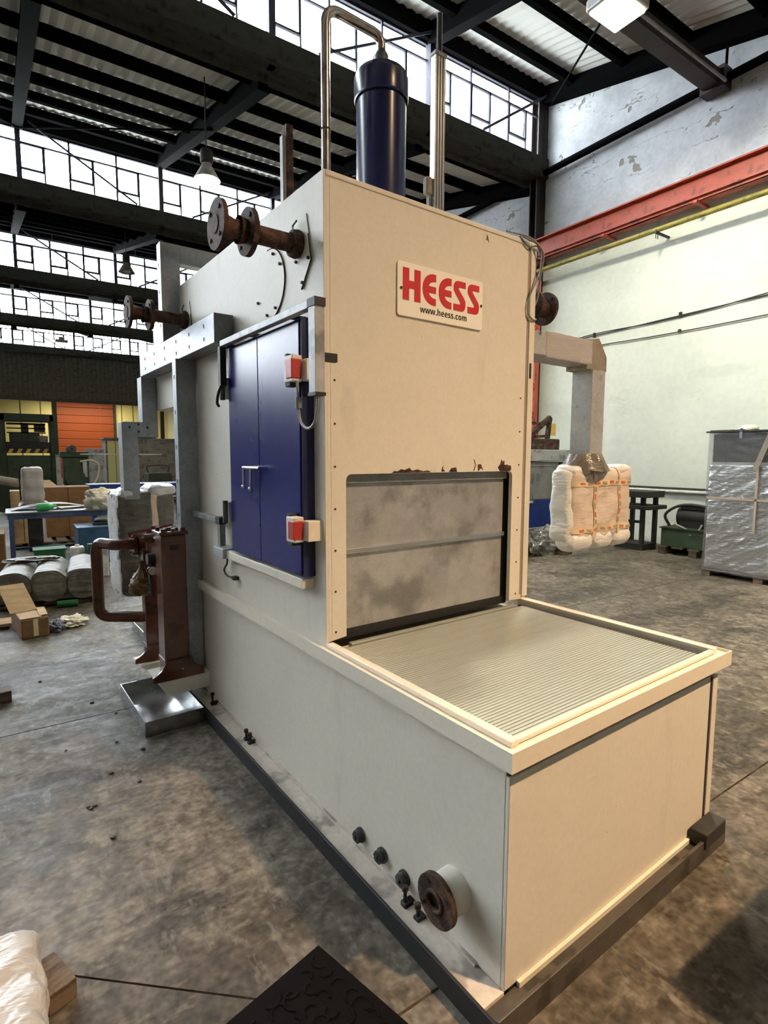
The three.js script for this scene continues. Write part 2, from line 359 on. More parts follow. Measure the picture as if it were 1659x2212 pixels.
{ // walls
  const wr = struct('wall_right');
  add('upper_plaster', bx(XR, XR + 0.3, 5.62, 8.95, -40.2, 13.9), M.plaster, wr);
  add('lower_plaster', bx(XR - 0.012, XR + 0.3, 0, 5.62, -40.2, 13.9), M.limewash, wr);
  const wl = struct('wall_left'); add('plaster', bx(X0 - 0.3, X0, 0, 8.95, -40.2, 13.9), M.plaster, wl);
  const wf = struct('wall_front'); add('sheeting', bx(X0, XR, 0, 8.95, 13.6, 13.9), M.corrugated, wf);
  const wb = struct('wall_back'); add('plaster', bx(X0, XR, 0, 5.6, -40.2, -39.9), M.yellowWall, wb);
  for (const x of [-0.3, 0.75, 5.35, 6.05, 6.75, 7.45]) add('panel_seam', bx(x, x + 0.03, 0.1, 5.3, -39.9, -39.87), M.dark, wb);
  add('annex_roof', bx(X0, XR, 5.45, 5.65, -39.9, -35.9), M.corrugated, wb);
  // the dark corrugated apron under the last gutter
  const ap = struct('wall_apron');
  const n = 520, pts = [];
  for (let i = 0; i <= n; i++) pts.push([X0 + (XR - X0) * i / n, (i % 4 < 2 ? 0 : 0.05)]);
  const sh = new THREE.BufferGeometry(), pos = [];
  for (let i = 0; i < n; i++) { const [xa, za] = pts[i], [xb, zb] = pts[i + 1], y0 = 4.62, y1 = 7.2; pos.push(xa, y0, za, xb, y0, zb, xb, y1, zb, xa, y0, za, xb, y1, zb, xa, y1, za); }
  sh.setAttribute('position', new THREE.Float32BufferAttribute(pos, 3)); sh.computeVertexNormals(); sh.translate(0, 0, -35.75);
  sh.setAttribute('uv', new THREE.Float32BufferAttribute(new Float32Array(pos.length / 3 * 2), 2));
  add('corrugated_sheet', sh, M.corrugated, ap);
  add('edge_beam', bx(X0, XR, 4.5, 4.66, -35.85, -35.6), M.black, ap);
  for (const x of [1.12, 6.9]) add('post', bx(x, x + 0.22, 0, 4.55, -35.85, -35.65), M.greenDark, ap);
}
{ // orange roller door in the far wall, built of its slats
  const d = struct('door_1');
  for (let k = 0; k < 10; k++) add('slat', bx(1.62, 4.85, 0.05 + k * 0.5, 0.05 + k * 0.5 + 0.48, -39.88, -39.82 + (k % 2) * 0.02, 0.02), M.orangeDoor, d);
  add('guide', bx(1.5, 1.62, 0, 5.2, -39.88, -39.76), M.dark, d); add('guide', bx(4.85, 5.0, 0, 5.2, -39.88, -39.76), M.dark, d);
  add('mullion', bx(4.05, 4.09, 0.05, 5.0, -39.81, -39.795), M.orange, d);
}
// roof underside at a given depth of the bay whose glazing stands at zf
const roofY = (z, zf, zn) => 8.84 - (8.84 - 7.24) * (z - zf) / (zn - zf);
{ // saw-tooth roof
  const roof = struct('ceiling');
  const ends = [13.6, ...STRIPS];
  for (let b = 0; b < STRIPS.length; b++) {
    const zn = ends[b] - (b ? 0.22 : 0), zf = STRIPS[b], y = (z) => roofY(z, zf, zn), bay = sub('roof_bay', roof), near = b >= 1 && b <= 3;
    // corrugated sheets, one run between each pair of rafters
    const wave = (xa, xb) => {
      const m = Math.max(2, Math.round((xb - xa) / 0.0885) & ~1), p = [], za = zf - 0.12, zb = zn + 0.1;
      for (let i = 0; i < m; i++) {
        const u = xa + (xb - xa) * i / m, v = xa + (xb - xa) * (i + 1) / m, h0 = i % 2 ? 0.03 : 0, h1 = i % 2 ? 0 : 0.03;
        const A = [u, y(za) + h0, za], B = [v, y(za) + h1, za], C = [v, y(zb) + h1, zb], D = [u, y(zb) + h0, zb];
        p.push(...A, ...B, ...C, ...A, ...C, ...D);
      }
      const g = new THREE.BufferGeometry(); g.setAttribute('position', new THREE.Float32BufferAttribute(p, 3)); g.computeVertexNormals();
      g.setAttribute('uv', new THREE.Float32BufferAttribute(new Float32Array(p.length / 3 * 2), 2));
      return g;
    };
    const cuts = [XR + 0.02, ...POSTS.slice(1, 10), X0];
    for (let i = 0; i < cuts.length - 1; i++) add('roof_sheet', wave(cuts[i + 1], cuts[i]), M.roof, bay);
    add('weather_board', bx(X0, XR, y(zf) + 0.03, y(zf) + 0.2, zf - 0.14, zf + 0.1), M.black, bay);
    const np = 6;
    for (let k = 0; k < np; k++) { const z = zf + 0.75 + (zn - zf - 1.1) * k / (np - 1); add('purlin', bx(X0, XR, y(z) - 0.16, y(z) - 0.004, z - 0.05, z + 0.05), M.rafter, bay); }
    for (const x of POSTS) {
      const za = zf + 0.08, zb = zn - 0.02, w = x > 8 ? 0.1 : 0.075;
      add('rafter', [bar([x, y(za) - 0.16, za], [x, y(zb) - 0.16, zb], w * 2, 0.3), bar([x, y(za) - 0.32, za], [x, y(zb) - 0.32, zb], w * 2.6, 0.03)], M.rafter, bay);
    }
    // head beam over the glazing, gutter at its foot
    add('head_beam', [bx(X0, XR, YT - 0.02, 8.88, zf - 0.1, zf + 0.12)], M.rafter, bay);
    if (b < STRIPS.length) add('gutter_beam', [bx(X0, XR, YG, YB - 0.02, zf - 0.2, zf + 0.16, 0.03), bx(X0, XR, YG - 0.05, YG + 0.03, zf - 0.3, zf - 0.18)], M.gutter, bay);
    // bottom ties and wind bracing
    for (const x of [8.18, ...(near ? [] : [])]) add('tie_pipe', rod([x, 7.17, zf + 0.1], [x, 7.17, zn - 0.1], 0.062, 14), M.rafter, bay);
    if (near) for (const [i, j, s] of [[0, 1, 1], [2, 3, 0], [3, 4, 1]]) {
      const a = s ? i : j, c = s ? j : i;
      add('wind_brace', rod([POSTS[a], y(zf + 0.2) - 0.35, zf + 0.2], [POSTS[c], y(zf + 4.2) - 0.35, zf + 4.2], 0.018, 8), M.rafter, bay);
    }
    if (near) add('hanger', rod([8.18, 7.17, zf + 3.55], [8.18, y(zf + 3.55) - 0.3, zf + 3.55], 0.02, 8), M.rafter, bay);
    for (const x of [POSTS[1], POSTS[2]]) if (near) add('gusset', prism([[0, 0], [0.42, 0], [0.12, 0.4], [0, 0.4]], 0.012).rotateY(Math.PI / 2).translate(x, YG - 0.02, zf - 0.18), M.rafter, bay);
  }
  // longitudinal beam that the lamp hangs from
  const lb = sub('service_beam', roof);
  add('beam', bx(-2.0, 8.22, 7.07, 7.28, -3.85, -3.62), M.beamBrown, lb);
  add('conduit', rod([-2, 7.03, -3.5], [8.0, 7.03, -3.5], 0.022, 8), M.grey, lb);
  add('end_plate', bx(8.05, 8.28, 7.02, 7.32, -3.9, -3.55), M.beamBrown, lb);
}
{ // clerestory glazing: window_1 is the nearest in the picture
  const unit = BAY / 6, paneG = {};
  const pg = (w, h) => paneG[w.toFixed(3) + h.toFixed(3)] ??= new THREE.PlaneGeometry(w, h);
  const pane = (p, x0, x1, y0, y1, z) => { const m = new THREE.Mesh(pg(x1 - x0, y1 - y0), M.glass); m.name = 'pane'; m.position.set((x0 + x1) / 2, (y0 + y1) / 2, z); p.add(m); };
  STRIPS.forEach((z, s) => {
    const w = struct('window_' + (s >= 2 ? s - 1 : s + 6));
    const far = s > 3 ? 0.03 : s > 2 ? 0.02 : 0.015, seen = s >= 2, fr = (x0, x1, y0, y1, t = 0.02) => bx(x0, x1, y0, y1, z - t, z + t);
    add('rail', [fr(X0, XR, YT - 0.05, YT), fr(X0, XR, YB - 0.02, YB + 0.02), fr(X0, XR, YRAIL - far * 0.8, YRAIL + far * 0.8)], M.window, w);
    for (const x of POSTS) add('post', bx(x - 0.05, x + 0.05, YG, YT + 0.25, z - 0.03, z + 0.11), x > 8 ? M.steelDark : M.window, w);
    const nb = POSTS.length - 1;
    for (let b = 0; b < nb; b++) {
      const x0 = POSTS[b + 1];
      if (!seen || b > 3) { pane(w, x0, POSTS[b], YB, YT, z); continue; }
      for (let k = 0; k < 3; k++) {
        const a = x0 + k * 2 * unit, m = a + unit, e = a + 2 * unit;
        if (k) add('mullion', fr(a - far, a + far, YB, YT), M.window, w);
        add('mullion', fr(m - far * 0.75, m + far * 0.75, YB, YRAIL), M.window, w);
        const sash = sub('sash', w);
        add('sash_frame', [fr(a + 0.012, m - 0.01, YSASH - far, YSASH + far, 0.024), fr(m - far * 2, m + 0.006, YSASH, YRAIL, 0.024), fr(a + 0.01, a + 0.03, YSASH, YRAIL, 0.024), fr(a + 0.012, m, YRAIL - far * 1.6, YRAIL, 0.024)], M.window, sash);
        pane(w, a, e, YRAIL, YT, z); pane(w, m, e, YB, YRAIL, z); pane(w, a, m, YB, YSASH, z);
        pane(sash, a, m, YSASH, YRAIL, z + 0.005);
        if (b === 0 && s === 2 && k === 2) add('stay', rod([m - 0.1, YSASH + 0.02, z + 0.03], [m - 0.1, YSASH + 0.25, z + 0.06], 0.008, 6), M.window, sash);
      }
    }
    if (seen) for (const [pa, pb] of [[POSTS[0], POSTS[0] - 1.75], [POSTS[1], POSTS[1] - 2.2], [POSTS[3] + 0.2, POSTS[3] + 2.35]])
      add('brace', rod([pa, YT + 0.1, z + 0.16], [pb, YB - 0.02, z + 0.16], s > 3 ? 0.03 : 0.024, 8), M.window, w);
  });
  // slim run of pipe hung in front of the third and fourth strips
  const pr = thing('sprinkler_pipe', 'thin dark pipe running along the second row of roof windows', 'pipe', [-3, 8.42, -20.6]);
  add('run', rod([-3, 8.42, -20.6], [6.2, 8.42, -20.6], 0.03, 8), M.window, pr);
  for (const x of [-2, 0.5, 3, 5.5]) add('hanger', rod([x, 8.42, -20.6], [x, 8.9, -20.6], 0.012, 6), M.window, pr);
}
{ // wall column and brackets, crane rail, pipes and cables along the right wall
  for (const [i, z] of [[0, -7.14], [1, -14.04], [2, -0.25]]) {
    const c = struct(i ? 'column_' + (i + 1) : 'column_1');
    add('shaft', [bx(8.02, 8.28, 0, 8.6, z - 0.09, z - 0.07), bx(8.14, 8.16, 0, 8.6, z - 0.09, z + 0.1), bx(8.02, 8.28, 0, 8.6, z + 0.08, z + 0.1)], M.beamBrown, c);
  }
  const rail = thing('crane_rail', 'orange painted steel crane runway beam along the white wall', 'crane beam', [8.0, 5.5, -16]);
  add('web', bx(8.05, 8.07, 5.52, 5.82, -16, 13), M.orange, rail);
  add('flange', bx(7.95, 8.17, 5.82, 5.845, -16, 13), M.orange, rail);
  add('flange', bx(7.95, 8.17, 5.5, 5.525, -16, 13), M.orange, rail);
  add('lower_channel', [bx(8.0, 8.02, 5.44, 5.5, -16, 13), bx(8.0, 8.15, 5.44, 5.455, -16, 13)], M.orange, rail, 'darker orange lower channel');
  for (let z = -15; z < 12; z += 1.6) { add('bracket', [bx(7.9, 8.28, 5.4, 5.44, z - 0.03, z + 0.03)], M.orange, rail); }
  const gp = thing('gas_pipe', 'yellow gas pipe clipped to the wall below the orange beam', 'pipe', [7.955, 5.21, -16]);
  add('run', rod([7.955, 5.21, -16], [7.955, 5.21, 13], 0.042, 14), M.yellowPipe, gp);
  for (const z of [-11, -4.4, 1.5, 7]) add('clip', [bx(7.88, 8.28, 5.14, 5.165, z - 0.02, z + 0.02), rod([7.955, 5.06, z], [7.955, 5.36, z], 0.008, 6), rod([7.895, 5.06, z], [7.895, 5.2, z], 0.008, 6)], M.dark, gp);
  const wallCable = (label, y0, y1, sag, r) => {
    const c = thing('wall_cable', label, 'cable', [8.26, y0, -9]);
    const pts = []; for (let k = 0; k <= 12; k++) { const t = k / 12; pts.push([8.262, y0 + (y1 - y0) * t - sag * Math.abs(Math.sin(t * Math.PI * 4)), -9 + 13 * t]); }
    add('run', tube(pts, r, 90, 6), M.dark, c);
    for (let k = 1; k < 8; k++) add('clip', bx(8.25, 8.285, y0 + (y1 - y0) * k / 8 - 0.03, y0 + (y1 - y0) * k / 8 + 0.02, -9 + 13 * k / 8 - 0.02, -9 + 13 * k / 8 + 0.02), M.dark, c);
  };
  wallCable('upper dark cable strung along the white wall in shallow swags', 3.72, 4.12, 0.05, 0.009);
  wallCable('thin straight cable just under the upper cable on the wall', 3.69, 4.08, 0.0, 0.008);
  wallCable('lowest dark cable on the white wall, running to the console arm', 3.6, 3.58, 0.02, 0.009);
  const wp = thing('wall_pipe', 'white pipe with dark upper edge low on the right wall', 'pipe', [8.24, 0.94, -12]);
  add('run', rod([8.24, 0.935, -12], [8.24, 0.935, 4], 0.028, 10), M.white, wp);
  add('rubbing_strip', bx(8.25, 8.29, 0.975, 1.0, -12, 4), M.dark, wp);
}
// ---------------------------------------------------------------- lamps
function areaLamp(at, w, h, kind, k = 1, down = [0, -1, 0]) {
  const L = new THREE.RectAreaLight(lin(...LAMPS[kind].color), LAMPS[kind].power * k, w, h);
  L.position.set(...at); L.lookAt(at[0] + down[0], at[1] + down[1], at[2] + down[2] + 1e-4); L.name = kind + '_light'; scene.add(L);
}
function boxLamp(label, at, w, d, kind, glowK, k, hang, group) {
  const t = thing('high_bay_lamp', label, 'lamp', at, group);
  const [x, y, z] = at;
  add('housing', bx(x - w / 2 - 0.03, x + w / 2 + 0.03, y + 0.02, y + 0.16, z - d / 2 - 0.03, z + d / 2 + 0.03, 0.03), M.lampBody, t);
  add('gear_box', bx(x - 0.1, x + 0.1, y + 0.16, y + 0.3, z - 0.1, z + 0.1, 0.02), M.lampBody, t);
  add('bracket', rod([x, y + 0.3, z], [x, hang, z], 0.015, 8), M.dark, t);
  add('diffuser', bx(x - w / 2, x + w / 2, y - 0.01, y + 0.04, z - d / 2, z + d / 2, 0.02), glow(LAMPS[kind].color, glowK), t);
  if (kind === 'front') {                       // narrow beamed reflector lamp
    const L = new THREE.SpotLight(lin(...LAMPS.front.color), LAMPS.front.power, 0, 1.06, 1, 2);
    L.position.set(x, y - 0.03, z); L.target.position.set(x, 0, z - 0.3); L.castShadow = true; L.shadow.radius = 7; L.name = 'front_light'; scene.add(L, L.target);
  } else areaLamp([x, y - 0.02, z], w, d, kind, k);
}
boxLamp('bright rectangular high bay lamp hung under the brown roof beam', [5.05, 6.6, -3.3], 0.5, 0.4, 'high_bay', 6, 1, 7.1);
boxLamp('warm rectangular high bay lamp hung behind the photographer', [2.0, 6.3, 3.1], 0.5, 0.4, 'front', 6, 1, 7.75);
boxLamp('small yellowish rectangular lamp far back under the last roof windows', [1.25, 6.6, -29.0], 0.46, 0.4, 'far', 3, 1.2, 7.38);
function bellLamp(label, at, lit, hang) {
  const t = thing('bell_lamp', label, 'lamp', at); const [x, y, z] = at;
  add('shade', lathe([[0.07, 0.27], [0.08, 0.22], [0.13, 0.14], [0.2, 0.02], [0.215, 0], [0.205, 0], [0.19, 0.02], [0.12, 0.14], [0.06, 0.2]], at, 28), lit ? M.white : M.tan, t);
  add('gear_box', lathe([[0.001, 0.46], [0.09, 0.46], [0.1, 0.42], [0.1, 0.28], [0.07, 0.25], [0.001, 0.25]], at, 20), M.dark, t);
  add('chain', rod([x, y + 0.46, z], [x, hang, z], 0.01, 6), M.dark, t);
  add('bulb', lit ? lathe([[0.001, -0.08], [0.1, -0.07], [0.18, -0.03], [0.2, 0.005], [0.15, 0.02], [0.001, 0.03]], at, 26) : new THREE.SphereGeometry(0.1, 18, 12).translate(x, y + 0.07, z), lit ? glow(LAMPS.high_bay.color, 9) : M.white, t);
  if (lit) { areaLamp([x, y - 0.09, z], 0.3, 0.3, 'high_bay', 0.8); }
}
bellLamp('lit bell shaped lamp glowing in front of the second row of roof windows', [1.86, 5.94, -8.5], true, 7.5);
bellLamp('unlit pale bell shaped lamp hanging before the third row of roof windows', [1.9, 6.47, -16], false, 7.66);
{ // deep shaded lamp near the right wall, outside the picture: its light rakes down past the crane rail
  const at = [6.75, 6.75, -0.6], [x, y, z] = at, t = thing('shaded_lamp', 'deep bell shaded lamp close to the right wall, outside the picture', 'lamp', at);
  add('shade', lathe([[0.12, 0.06], [0.2, 0.0], [0.215, -0.2], [0.22, -0.28], [0.21, -0.28], [0.19, 0.0], [0.11, 0.05]], at, 28), M.dark, t);
  add('gear_box', lathe([[0.001, 0.3], [0.1, 0.3], [0.12, 0.26], [0.12, 0.05], [0.001, 0.05]], at, 20), M.dark, t);
  add('chain', rod([x, y + 0.3, z], [x, 7.1, z], 0.01, 6), M.dark, t);
  add('diffuser', disc([x, y + 0.02, z], 'y', 0.125, 0.03, 24), glow(LAMPS.wall.color, 6), t);
  areaLamp([x, y - 0.005, z], 0.22, 0.22, 'wall');
}
{ // tube lamp that lights the annex behind the apron
  const t = thing('tube_lamp', 'long strip lamp under the low roof by the orange door', 'lamp', [3.2, 5.2, -37.8]);
  add('housing', bx(1.2, 5.2, 5.05, 5.14, -37.9, -37.7), M.lampBody, t); add('diffuser', bx(1.2, 5.2, 5.0, 5.05, -37.88, -37.72), glow(LAMPS.far.color, 3), t);
  add('bracket', [rod([1.8, 5.1, -37.8], [1.8, 5.44, -37.8], 0.012, 6), rod([4.6, 5.1, -37.8], [4.6, 5.44, -37.8], 0.012, 6)], M.dark, t);
  areaLamp([3.2, 4.99, -37.8], 4, 0.16, 'far', 0.55);
}
// ================================================================ THE MACHINE (own axes: x along its front, z back to front, y up)
const W = 1.2, ZF = -0.941, ZB = -2.7, YL = 0.765, YH = 2.553;
const mach = mthing('hydraulic_quench_press', 'large cream painted industrial press with blue side doors and grooved loading table', 'machine', [0.6, 0, -1.4]);
{
  const c = M.cream;
  // lower tank
  add('tank_body', bx(0, W, 0.055, 0.712, -2.7, -0.014, 0.003), c, mach);
  add('tank_front', bx(0, W, 0.055, 0.672, -0.0135, 0, 0.003), c, mach);
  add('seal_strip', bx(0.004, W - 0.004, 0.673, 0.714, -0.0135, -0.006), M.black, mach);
  add('corner_fold', bx(W - 0.035, W + 0.004, 0.06, 0.671, -0.02, 0.006, 0.003), c, mach);
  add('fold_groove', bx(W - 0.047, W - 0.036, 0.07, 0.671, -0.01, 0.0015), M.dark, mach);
  // lip round the tank: overhanging flat and raised inner bar
  const o = 0.034, lip = [bx(-o, 0.03, 0.715, 0.757, -2.62, 0), bx(W - 0.03, W + o, 0.715, 0.757, ZF - 0.02, 0), bx(-o, W + o, 0.715, 0.757, 0.0, o)];
  add('tank_lip', lip, M.creamLip, mach);
  add('lip_edge', [bx(-o - 0.002, -o + 0.003, 0.712, 0.767, -2.62, o - 0.003), bx(W + o - 0.003, W + o + 0.002, 0.712, 0.767, ZF - 0.02, o - 0.003), bx(-o - 0.002, W + o + 0.002, 0.712, 0.767, o - 0.003, o + 0.002)], M.creamLip, mach);
  add('inner_bar', [bx(-0.004, 0.028, 0.757, 0.775, ZF + 0.005, 0.004, 0.004), bx(W - 0.03, W + 0.004, 0.757, 0.775, ZF - 0.03, -0.004, 0.004), bx(0.028, W - 0.03, 0.757, 0.770, -0.022, 0.0, 0.003)], M.creamLip, mach);
  add('side_gap', [bx(0.028, 0.056, 0.715, 0.735, ZF, -0.02), bx(W - 0.06, W - 0.03, 0.715, 0.735, ZF, -0.02)], M.black, mach);
  for (const x of [0.04, W - 0.06]) add('guide_strip', bx(x, x + 0.018, 0.72, 0.75, ZF + 0.01, -0.11), M.dark, mach);
  // grooved table: one slat after another
  add('table_bed', bx(0.058, W - 0.062, 0.7155, 0.744, ZF + 0.03, -0.022), M.dark, mach);
  const N = 60, z0 = ZF + 0.035, z1 = -0.035, pitch = (z1 - z0) / N, sg = bx(0.06, W - 0.064, 0.742, 0.752, -pitch / 2 + 0.0011, pitch / 2 - 0.0011, 0.0025);
  const sgm = metreUV(sg).translate(-mach.off[0], -mach.off[1], -mach.off[2]);
  for (let k = 0; k < N; k++) { const m = new THREE.Mesh(sgm, k % 5 === 2 ? M.slatB : M.slat); m.name = 'table_slat'; m.position.z = z0 + pitch * (k + 0.5); mach.add(m); }
  add('end_strip', bx(0.1, W - 0.1, 0.735, 0.76, ZF + 0.006, ZF + 0.03, 0.002), M.slat, mach);
  // tower
  add('side_panel', bx(0, 0.012, 0.757, YH, ZB, ZF, 0.002), c, mach);
  add('side_panel', bx(W - 0.012, W, 0.757, YH, ZB, ZF, 0.002), c, mach);
  add('back_panel', bx(0.012, W - 0.012, 0.757, YH, ZB, ZB + 0.012), c, mach);
  add('top_plate', bx(0.012, W - 0.012, 2.5, 2.512, ZB + 0.012, ZF - 0.02), c, mach);
  const s = new THREE.Shape(), a = 0.094, b = 1.077, t = 1.44, q = 0.03;
  s.moveTo(0.012, 0.775); s.lineTo(a, 0.785); s.lineTo(a, t - q); s.quadraticCurveTo(a, t, a + q, t); s.lineTo(b - q, t); s.quadraticCurveTo(b, t, b, t - q); s.lineTo(b, 0.78);
  s.lineTo(W - 0.012, 0.775); s.lineTo(W - 0.012, YH); s.lineTo(0.012, YH); s.closePath();
  const front = add('front_panel', new THREE.ExtrudeGeometry(s, { depth: 0.02, bevelEnabled: true, bevelSize: 0.001, bevelThickness: 0.001, bevelSegments: 1 }).translate(0, 0, ZF - 0.021), c, mach);
  add('top_fold', bx(0.01, W - 0.01, YH - 0.02, YH, ZF - 0.03, ZF + 0.004, 0.003), c, front);
  add('corner_fold', [bx(W - 0.034, W + 0.006, 0.79, YH, ZF - 0.02, ZF + 0.008, 0.003)], c, front);
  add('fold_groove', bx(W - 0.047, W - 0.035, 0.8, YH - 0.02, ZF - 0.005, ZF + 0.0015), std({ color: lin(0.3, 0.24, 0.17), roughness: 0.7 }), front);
  add('left_fold', bx(0.026, 0.03, 0.79, YH - 0.01, ZF - 0.005, ZF + 0.0012), c, front);
  for (let k = 0; k < 7; k++) for (const x of [0.044, 1.122]) add('screw', disc([x, 0.81 + k * 0.165, ZF + 0.0005], 'z', 0.0042, 0.003, 10), M.black, front);
  add('latch', bx(1.172, 1.186, 1.9, 1.975, ZF, ZF + 0.012, 0.003), M.dark, front);
  // bare rusty places where the paint broke off above the opening
  const chip = (pts) => add('paint_chip', prism(pts, 0.0015).translate(0, 0, ZF - 0.0005), M.rust, front);
  chip([[0.32, 1.441], [0.335, 1.45], [0.35, 1.447], [0.37, 1.457], [0.39, 1.453], [0.415, 1.462], [0.43, 1.45], [0.46, 1.455], [0.49, 1.447], [0.52, 1.45], [0.54, 1.441]]);
  chip([[0.6, 1.443], [0.603, 1.46], [0.612, 1.472], [0.609, 1.455], [0.622, 1.445]]);
  chip([[0.645, 1.441], [0.66, 1.458], [0.69, 1.462], [0.696, 1.441]]);
  chip([[0.80, 1.445], [0.812, 1.47], [0.806, 1.49], [0.799, 1.5], [0.81, 1.492], [0.817, 1.47], [0.806, 1.444]]);
  chip([[0.832, 1.444], [0.829, 1.474], [0.85, 1.475], [0.868, 1.446], [0.85, 1.456], [0.838, 1.444]]);
  chip([[0.985, 1.441], [0.968, 1.458], [0.985, 1.474], [0.992, 1.497], [1.005, 1.486], [1.014, 1.494], [1.016, 1.47], [1.035, 1.472], [1.045, 1.468], [1.062, 1.468], [1.066, 1.45], [1.06, 1.441]]);
  add('paint_chip', prism([[0.85, 2.49], [0.858, 2.5], [0.86, 2.52], [0.868, 2.505], [0.873, 2.485], [0.862, 2.497]], 0.0015).translate(0, 0, ZF - 0.0005), M.rust, front);
  // opening: lifting shutter of two plates
  const shut = sub('lifting_shutter', mach);
  add('upper_plate', bx(0.06, 1.062, 1.13, 1.402, -1.0, -0.985, 0.003), M.shutter, shut);
  add('lower_plate', bx(0.06, 1.062, 0.795, 1.115, -1.005, -0.99, 0.003), M.shutter, shut);
  add('joint_rail', bx(0.06, 1.066, 1.112, 1.134, -1.0, -0.974, 0.003), M.alu, shut);
  add('head_plate', bx(0.06, 1.07, 1.402, 1.47, -0.985, -0.97), M.grey, shut);
  add('seal', [bx(0.05, 1.1, 0.757, 0.795, -1.03, -0.985), bx(1.064, 1.11, 0.76, 1.47, -1.02, -0.99)], M.black, shut);
  add('inner_wall', bx(0.02, W - 0.02, 0.757, 1.6, -1.08, -1.06), M.black, shut);
  // sign plate
  const sign = add('sign_plate', (() => { const k = new THREE.Shape(), w = 0.49, hh = 0.213, r = 0.014; k.moveTo(r, 0); k.lineTo(w - r, 0); k.quadraticCurveTo(w, 0, w, r); k.lineTo(w, hh - r); k.quadraticCurveTo(w, hh, w - r, hh); k.lineTo(r, hh); k.quadraticCurveTo(0, hh, 0, hh - r); k.lineTo(0, r); k.quadraticCurveTo(0, 0, r, 0); return new THREE.ExtrudeGeometry(k, { depth: 0.004, bevelEnabled: true, bevelSize: 0.001, bevelThickness: 0.001, bevelSegments: 1 }).translate(0.341, 2.087, ZF + 0.003); })(), M.signWhite, mach, 'white sign plate with red lettering');
  const L = (fn, x, w) => { const k = new THREE.Shape(); fn(k, w); add('letter', new THREE.ExtrudeGeometry(k, { depth: 0.0015, bevelEnabled: false, curveSegments: 10 }).scale(0.49, 0.213 * 0.6, 1).translate(0.341 + x * 0.49, 2.087 + 0.213 * 0.3, ZF + 0.0079), M.letterRed, sign); };
  const H = (k, w) => [[0, 0], [0, 1], [0.35, 1], [0.35, 0.62], [0.65, 0.62], [0.65, 1], [1, 1], [1, 0], [0.65, 0], [0.65, 0.38], [0.35, 0.38], [0.35, 0]].forEach(([x, y], i) => i ? k.lineTo(x * w, y) : k.moveTo(x * w, y));
  const E = (k, w) => { k.moveTo(w, 1); k.lineTo(0.72 * w, 1); k.bezierCurveTo(0.25 * w, 0.96, 0, 0.75, 0, 0.5); k.bezierCurveTo(0, 0.25, 0.25 * w, 0.04, 0.72 * w, 0); k.lineTo(w, 0); k.lineTo(w, 0.22); k.bezierCurveTo(0.7 * w, 0.22, 0.5 * w, 0.28, 0.46 * w, 0.39); k.lineTo(w, 0.39); k.lineTo(w, 0.6); k.lineTo(0.46 * w, 0.6); k.bezierCurveTo(0.5 * w, 0.7, 0.7 * w, 0.77, w, 0.77); k.closePath(); };
  const S = (k, w) => { k.moveTo(w, 1); k.lineTo(0.45 * w, 1); k.bezierCurveTo(0.1 * w, 1, 0, 0.9, 0, 0.74); k.bezierCurveTo(0, 0.66, 0.08 * w, 0.62, 0.14 * w, 0.57); k.lineTo(0.56 * w, 0.3); k.bezierCurveTo(0.6 * w, 0.26, 0.55 * w, 0.22, 0.45 * w, 0.22); k.lineTo(0, 0.22); k.lineTo(0, 0); k.lineTo(0.6 * w, 0); k.bezierCurveTo(0.95 * w, 0, w, 0.12, w, 0.28); k.bezierCurveTo(w, 0.36, 0.95 * w, 0.4, 0.88 * w, 0.45); k.lineTo(0.42 * w, 0.73); k.bezierCurveTo(0.4 * w, 0.77, 0.46 * w, 0.79, 0.52 * w, 0.79); k.lineTo(w, 0.79); k.closePath(); };
  L(H, 0.052, 0.192); L(E, 0.268, 0.152); L(E, 0.452, 0.152); L(S, 0.63, 0.148); L(S, 0.805, 0.148);
  const font = await new FontLoader().loadAsync('fonts/droid/droid_sans_bold.typeface.json');
  const tg = new TextGeometry('www.heess.com', { font, size: 0.026, depth: 0.001, curveSegments: 5, bevelEnabled: false }); tg.computeBoundingBox();
  const tw = tg.boundingBox.max.x; tg.scale(0.272 / tw, 1, 1).translate(0.341 + 0.118, 2.087 + 0.026, ZF + 0.0079);
  add('web_address', tg, M.black, sign);
  for (const x of [0.358, 0.822]) add('screw', disc([x, 2.195, ZF + 0.009], 'z', 0.0055, 0.004, 12), M.black, sign);
  // blue double doors on the left side
  const xd = -0.06;
  const dr = sub('side_door', mach);
  add('door_leaf', bx(xd, -0.004, 1.036, 2.031, -1.765, -1.4165, 0.004), M.door, dr);
  add('door_leaf', bx(xd, -0.004, 1.036, 2.031, -1.4135, -1.03, 0.004), M.door, dr);
  add('edge_strip', bx(xd + 0.006, -0.002, 1.03, 2.037, -1.0295, -1.02), M.doorEdge, dr);
  add('handle', [rod([xd - 0.03, 1.457, -1.525], [xd - 0.03, 1.457, -1.35], 0.0075, 10), rod([xd - 0.03, 1.46, -1.522], [xd - 0.03, 1.373, -1.527], 0.0065, 10), rod([xd - 0.03, 1.46, -1.442], [xd - 0.03, 1.366, -1.45], 0.0065, 10), rod([xd - 0.03, 1.457, -1.36], [xd + 0.005, 1.457, -1.36], 0.009, 10), rod([xd - 0.03, 1.457, -1.515], [xd + 0.005, 1.457, -1.515], 0.007, 10), new THREE.SphereGeometry(0.011, 10, 8).translate(xd - 0.03, 1.37, -1.527), new THREE.SphereGeometry(0.011, 10, 8).translate(xd - 0.03, 1.363, -1.45)], M.chrome, dr);
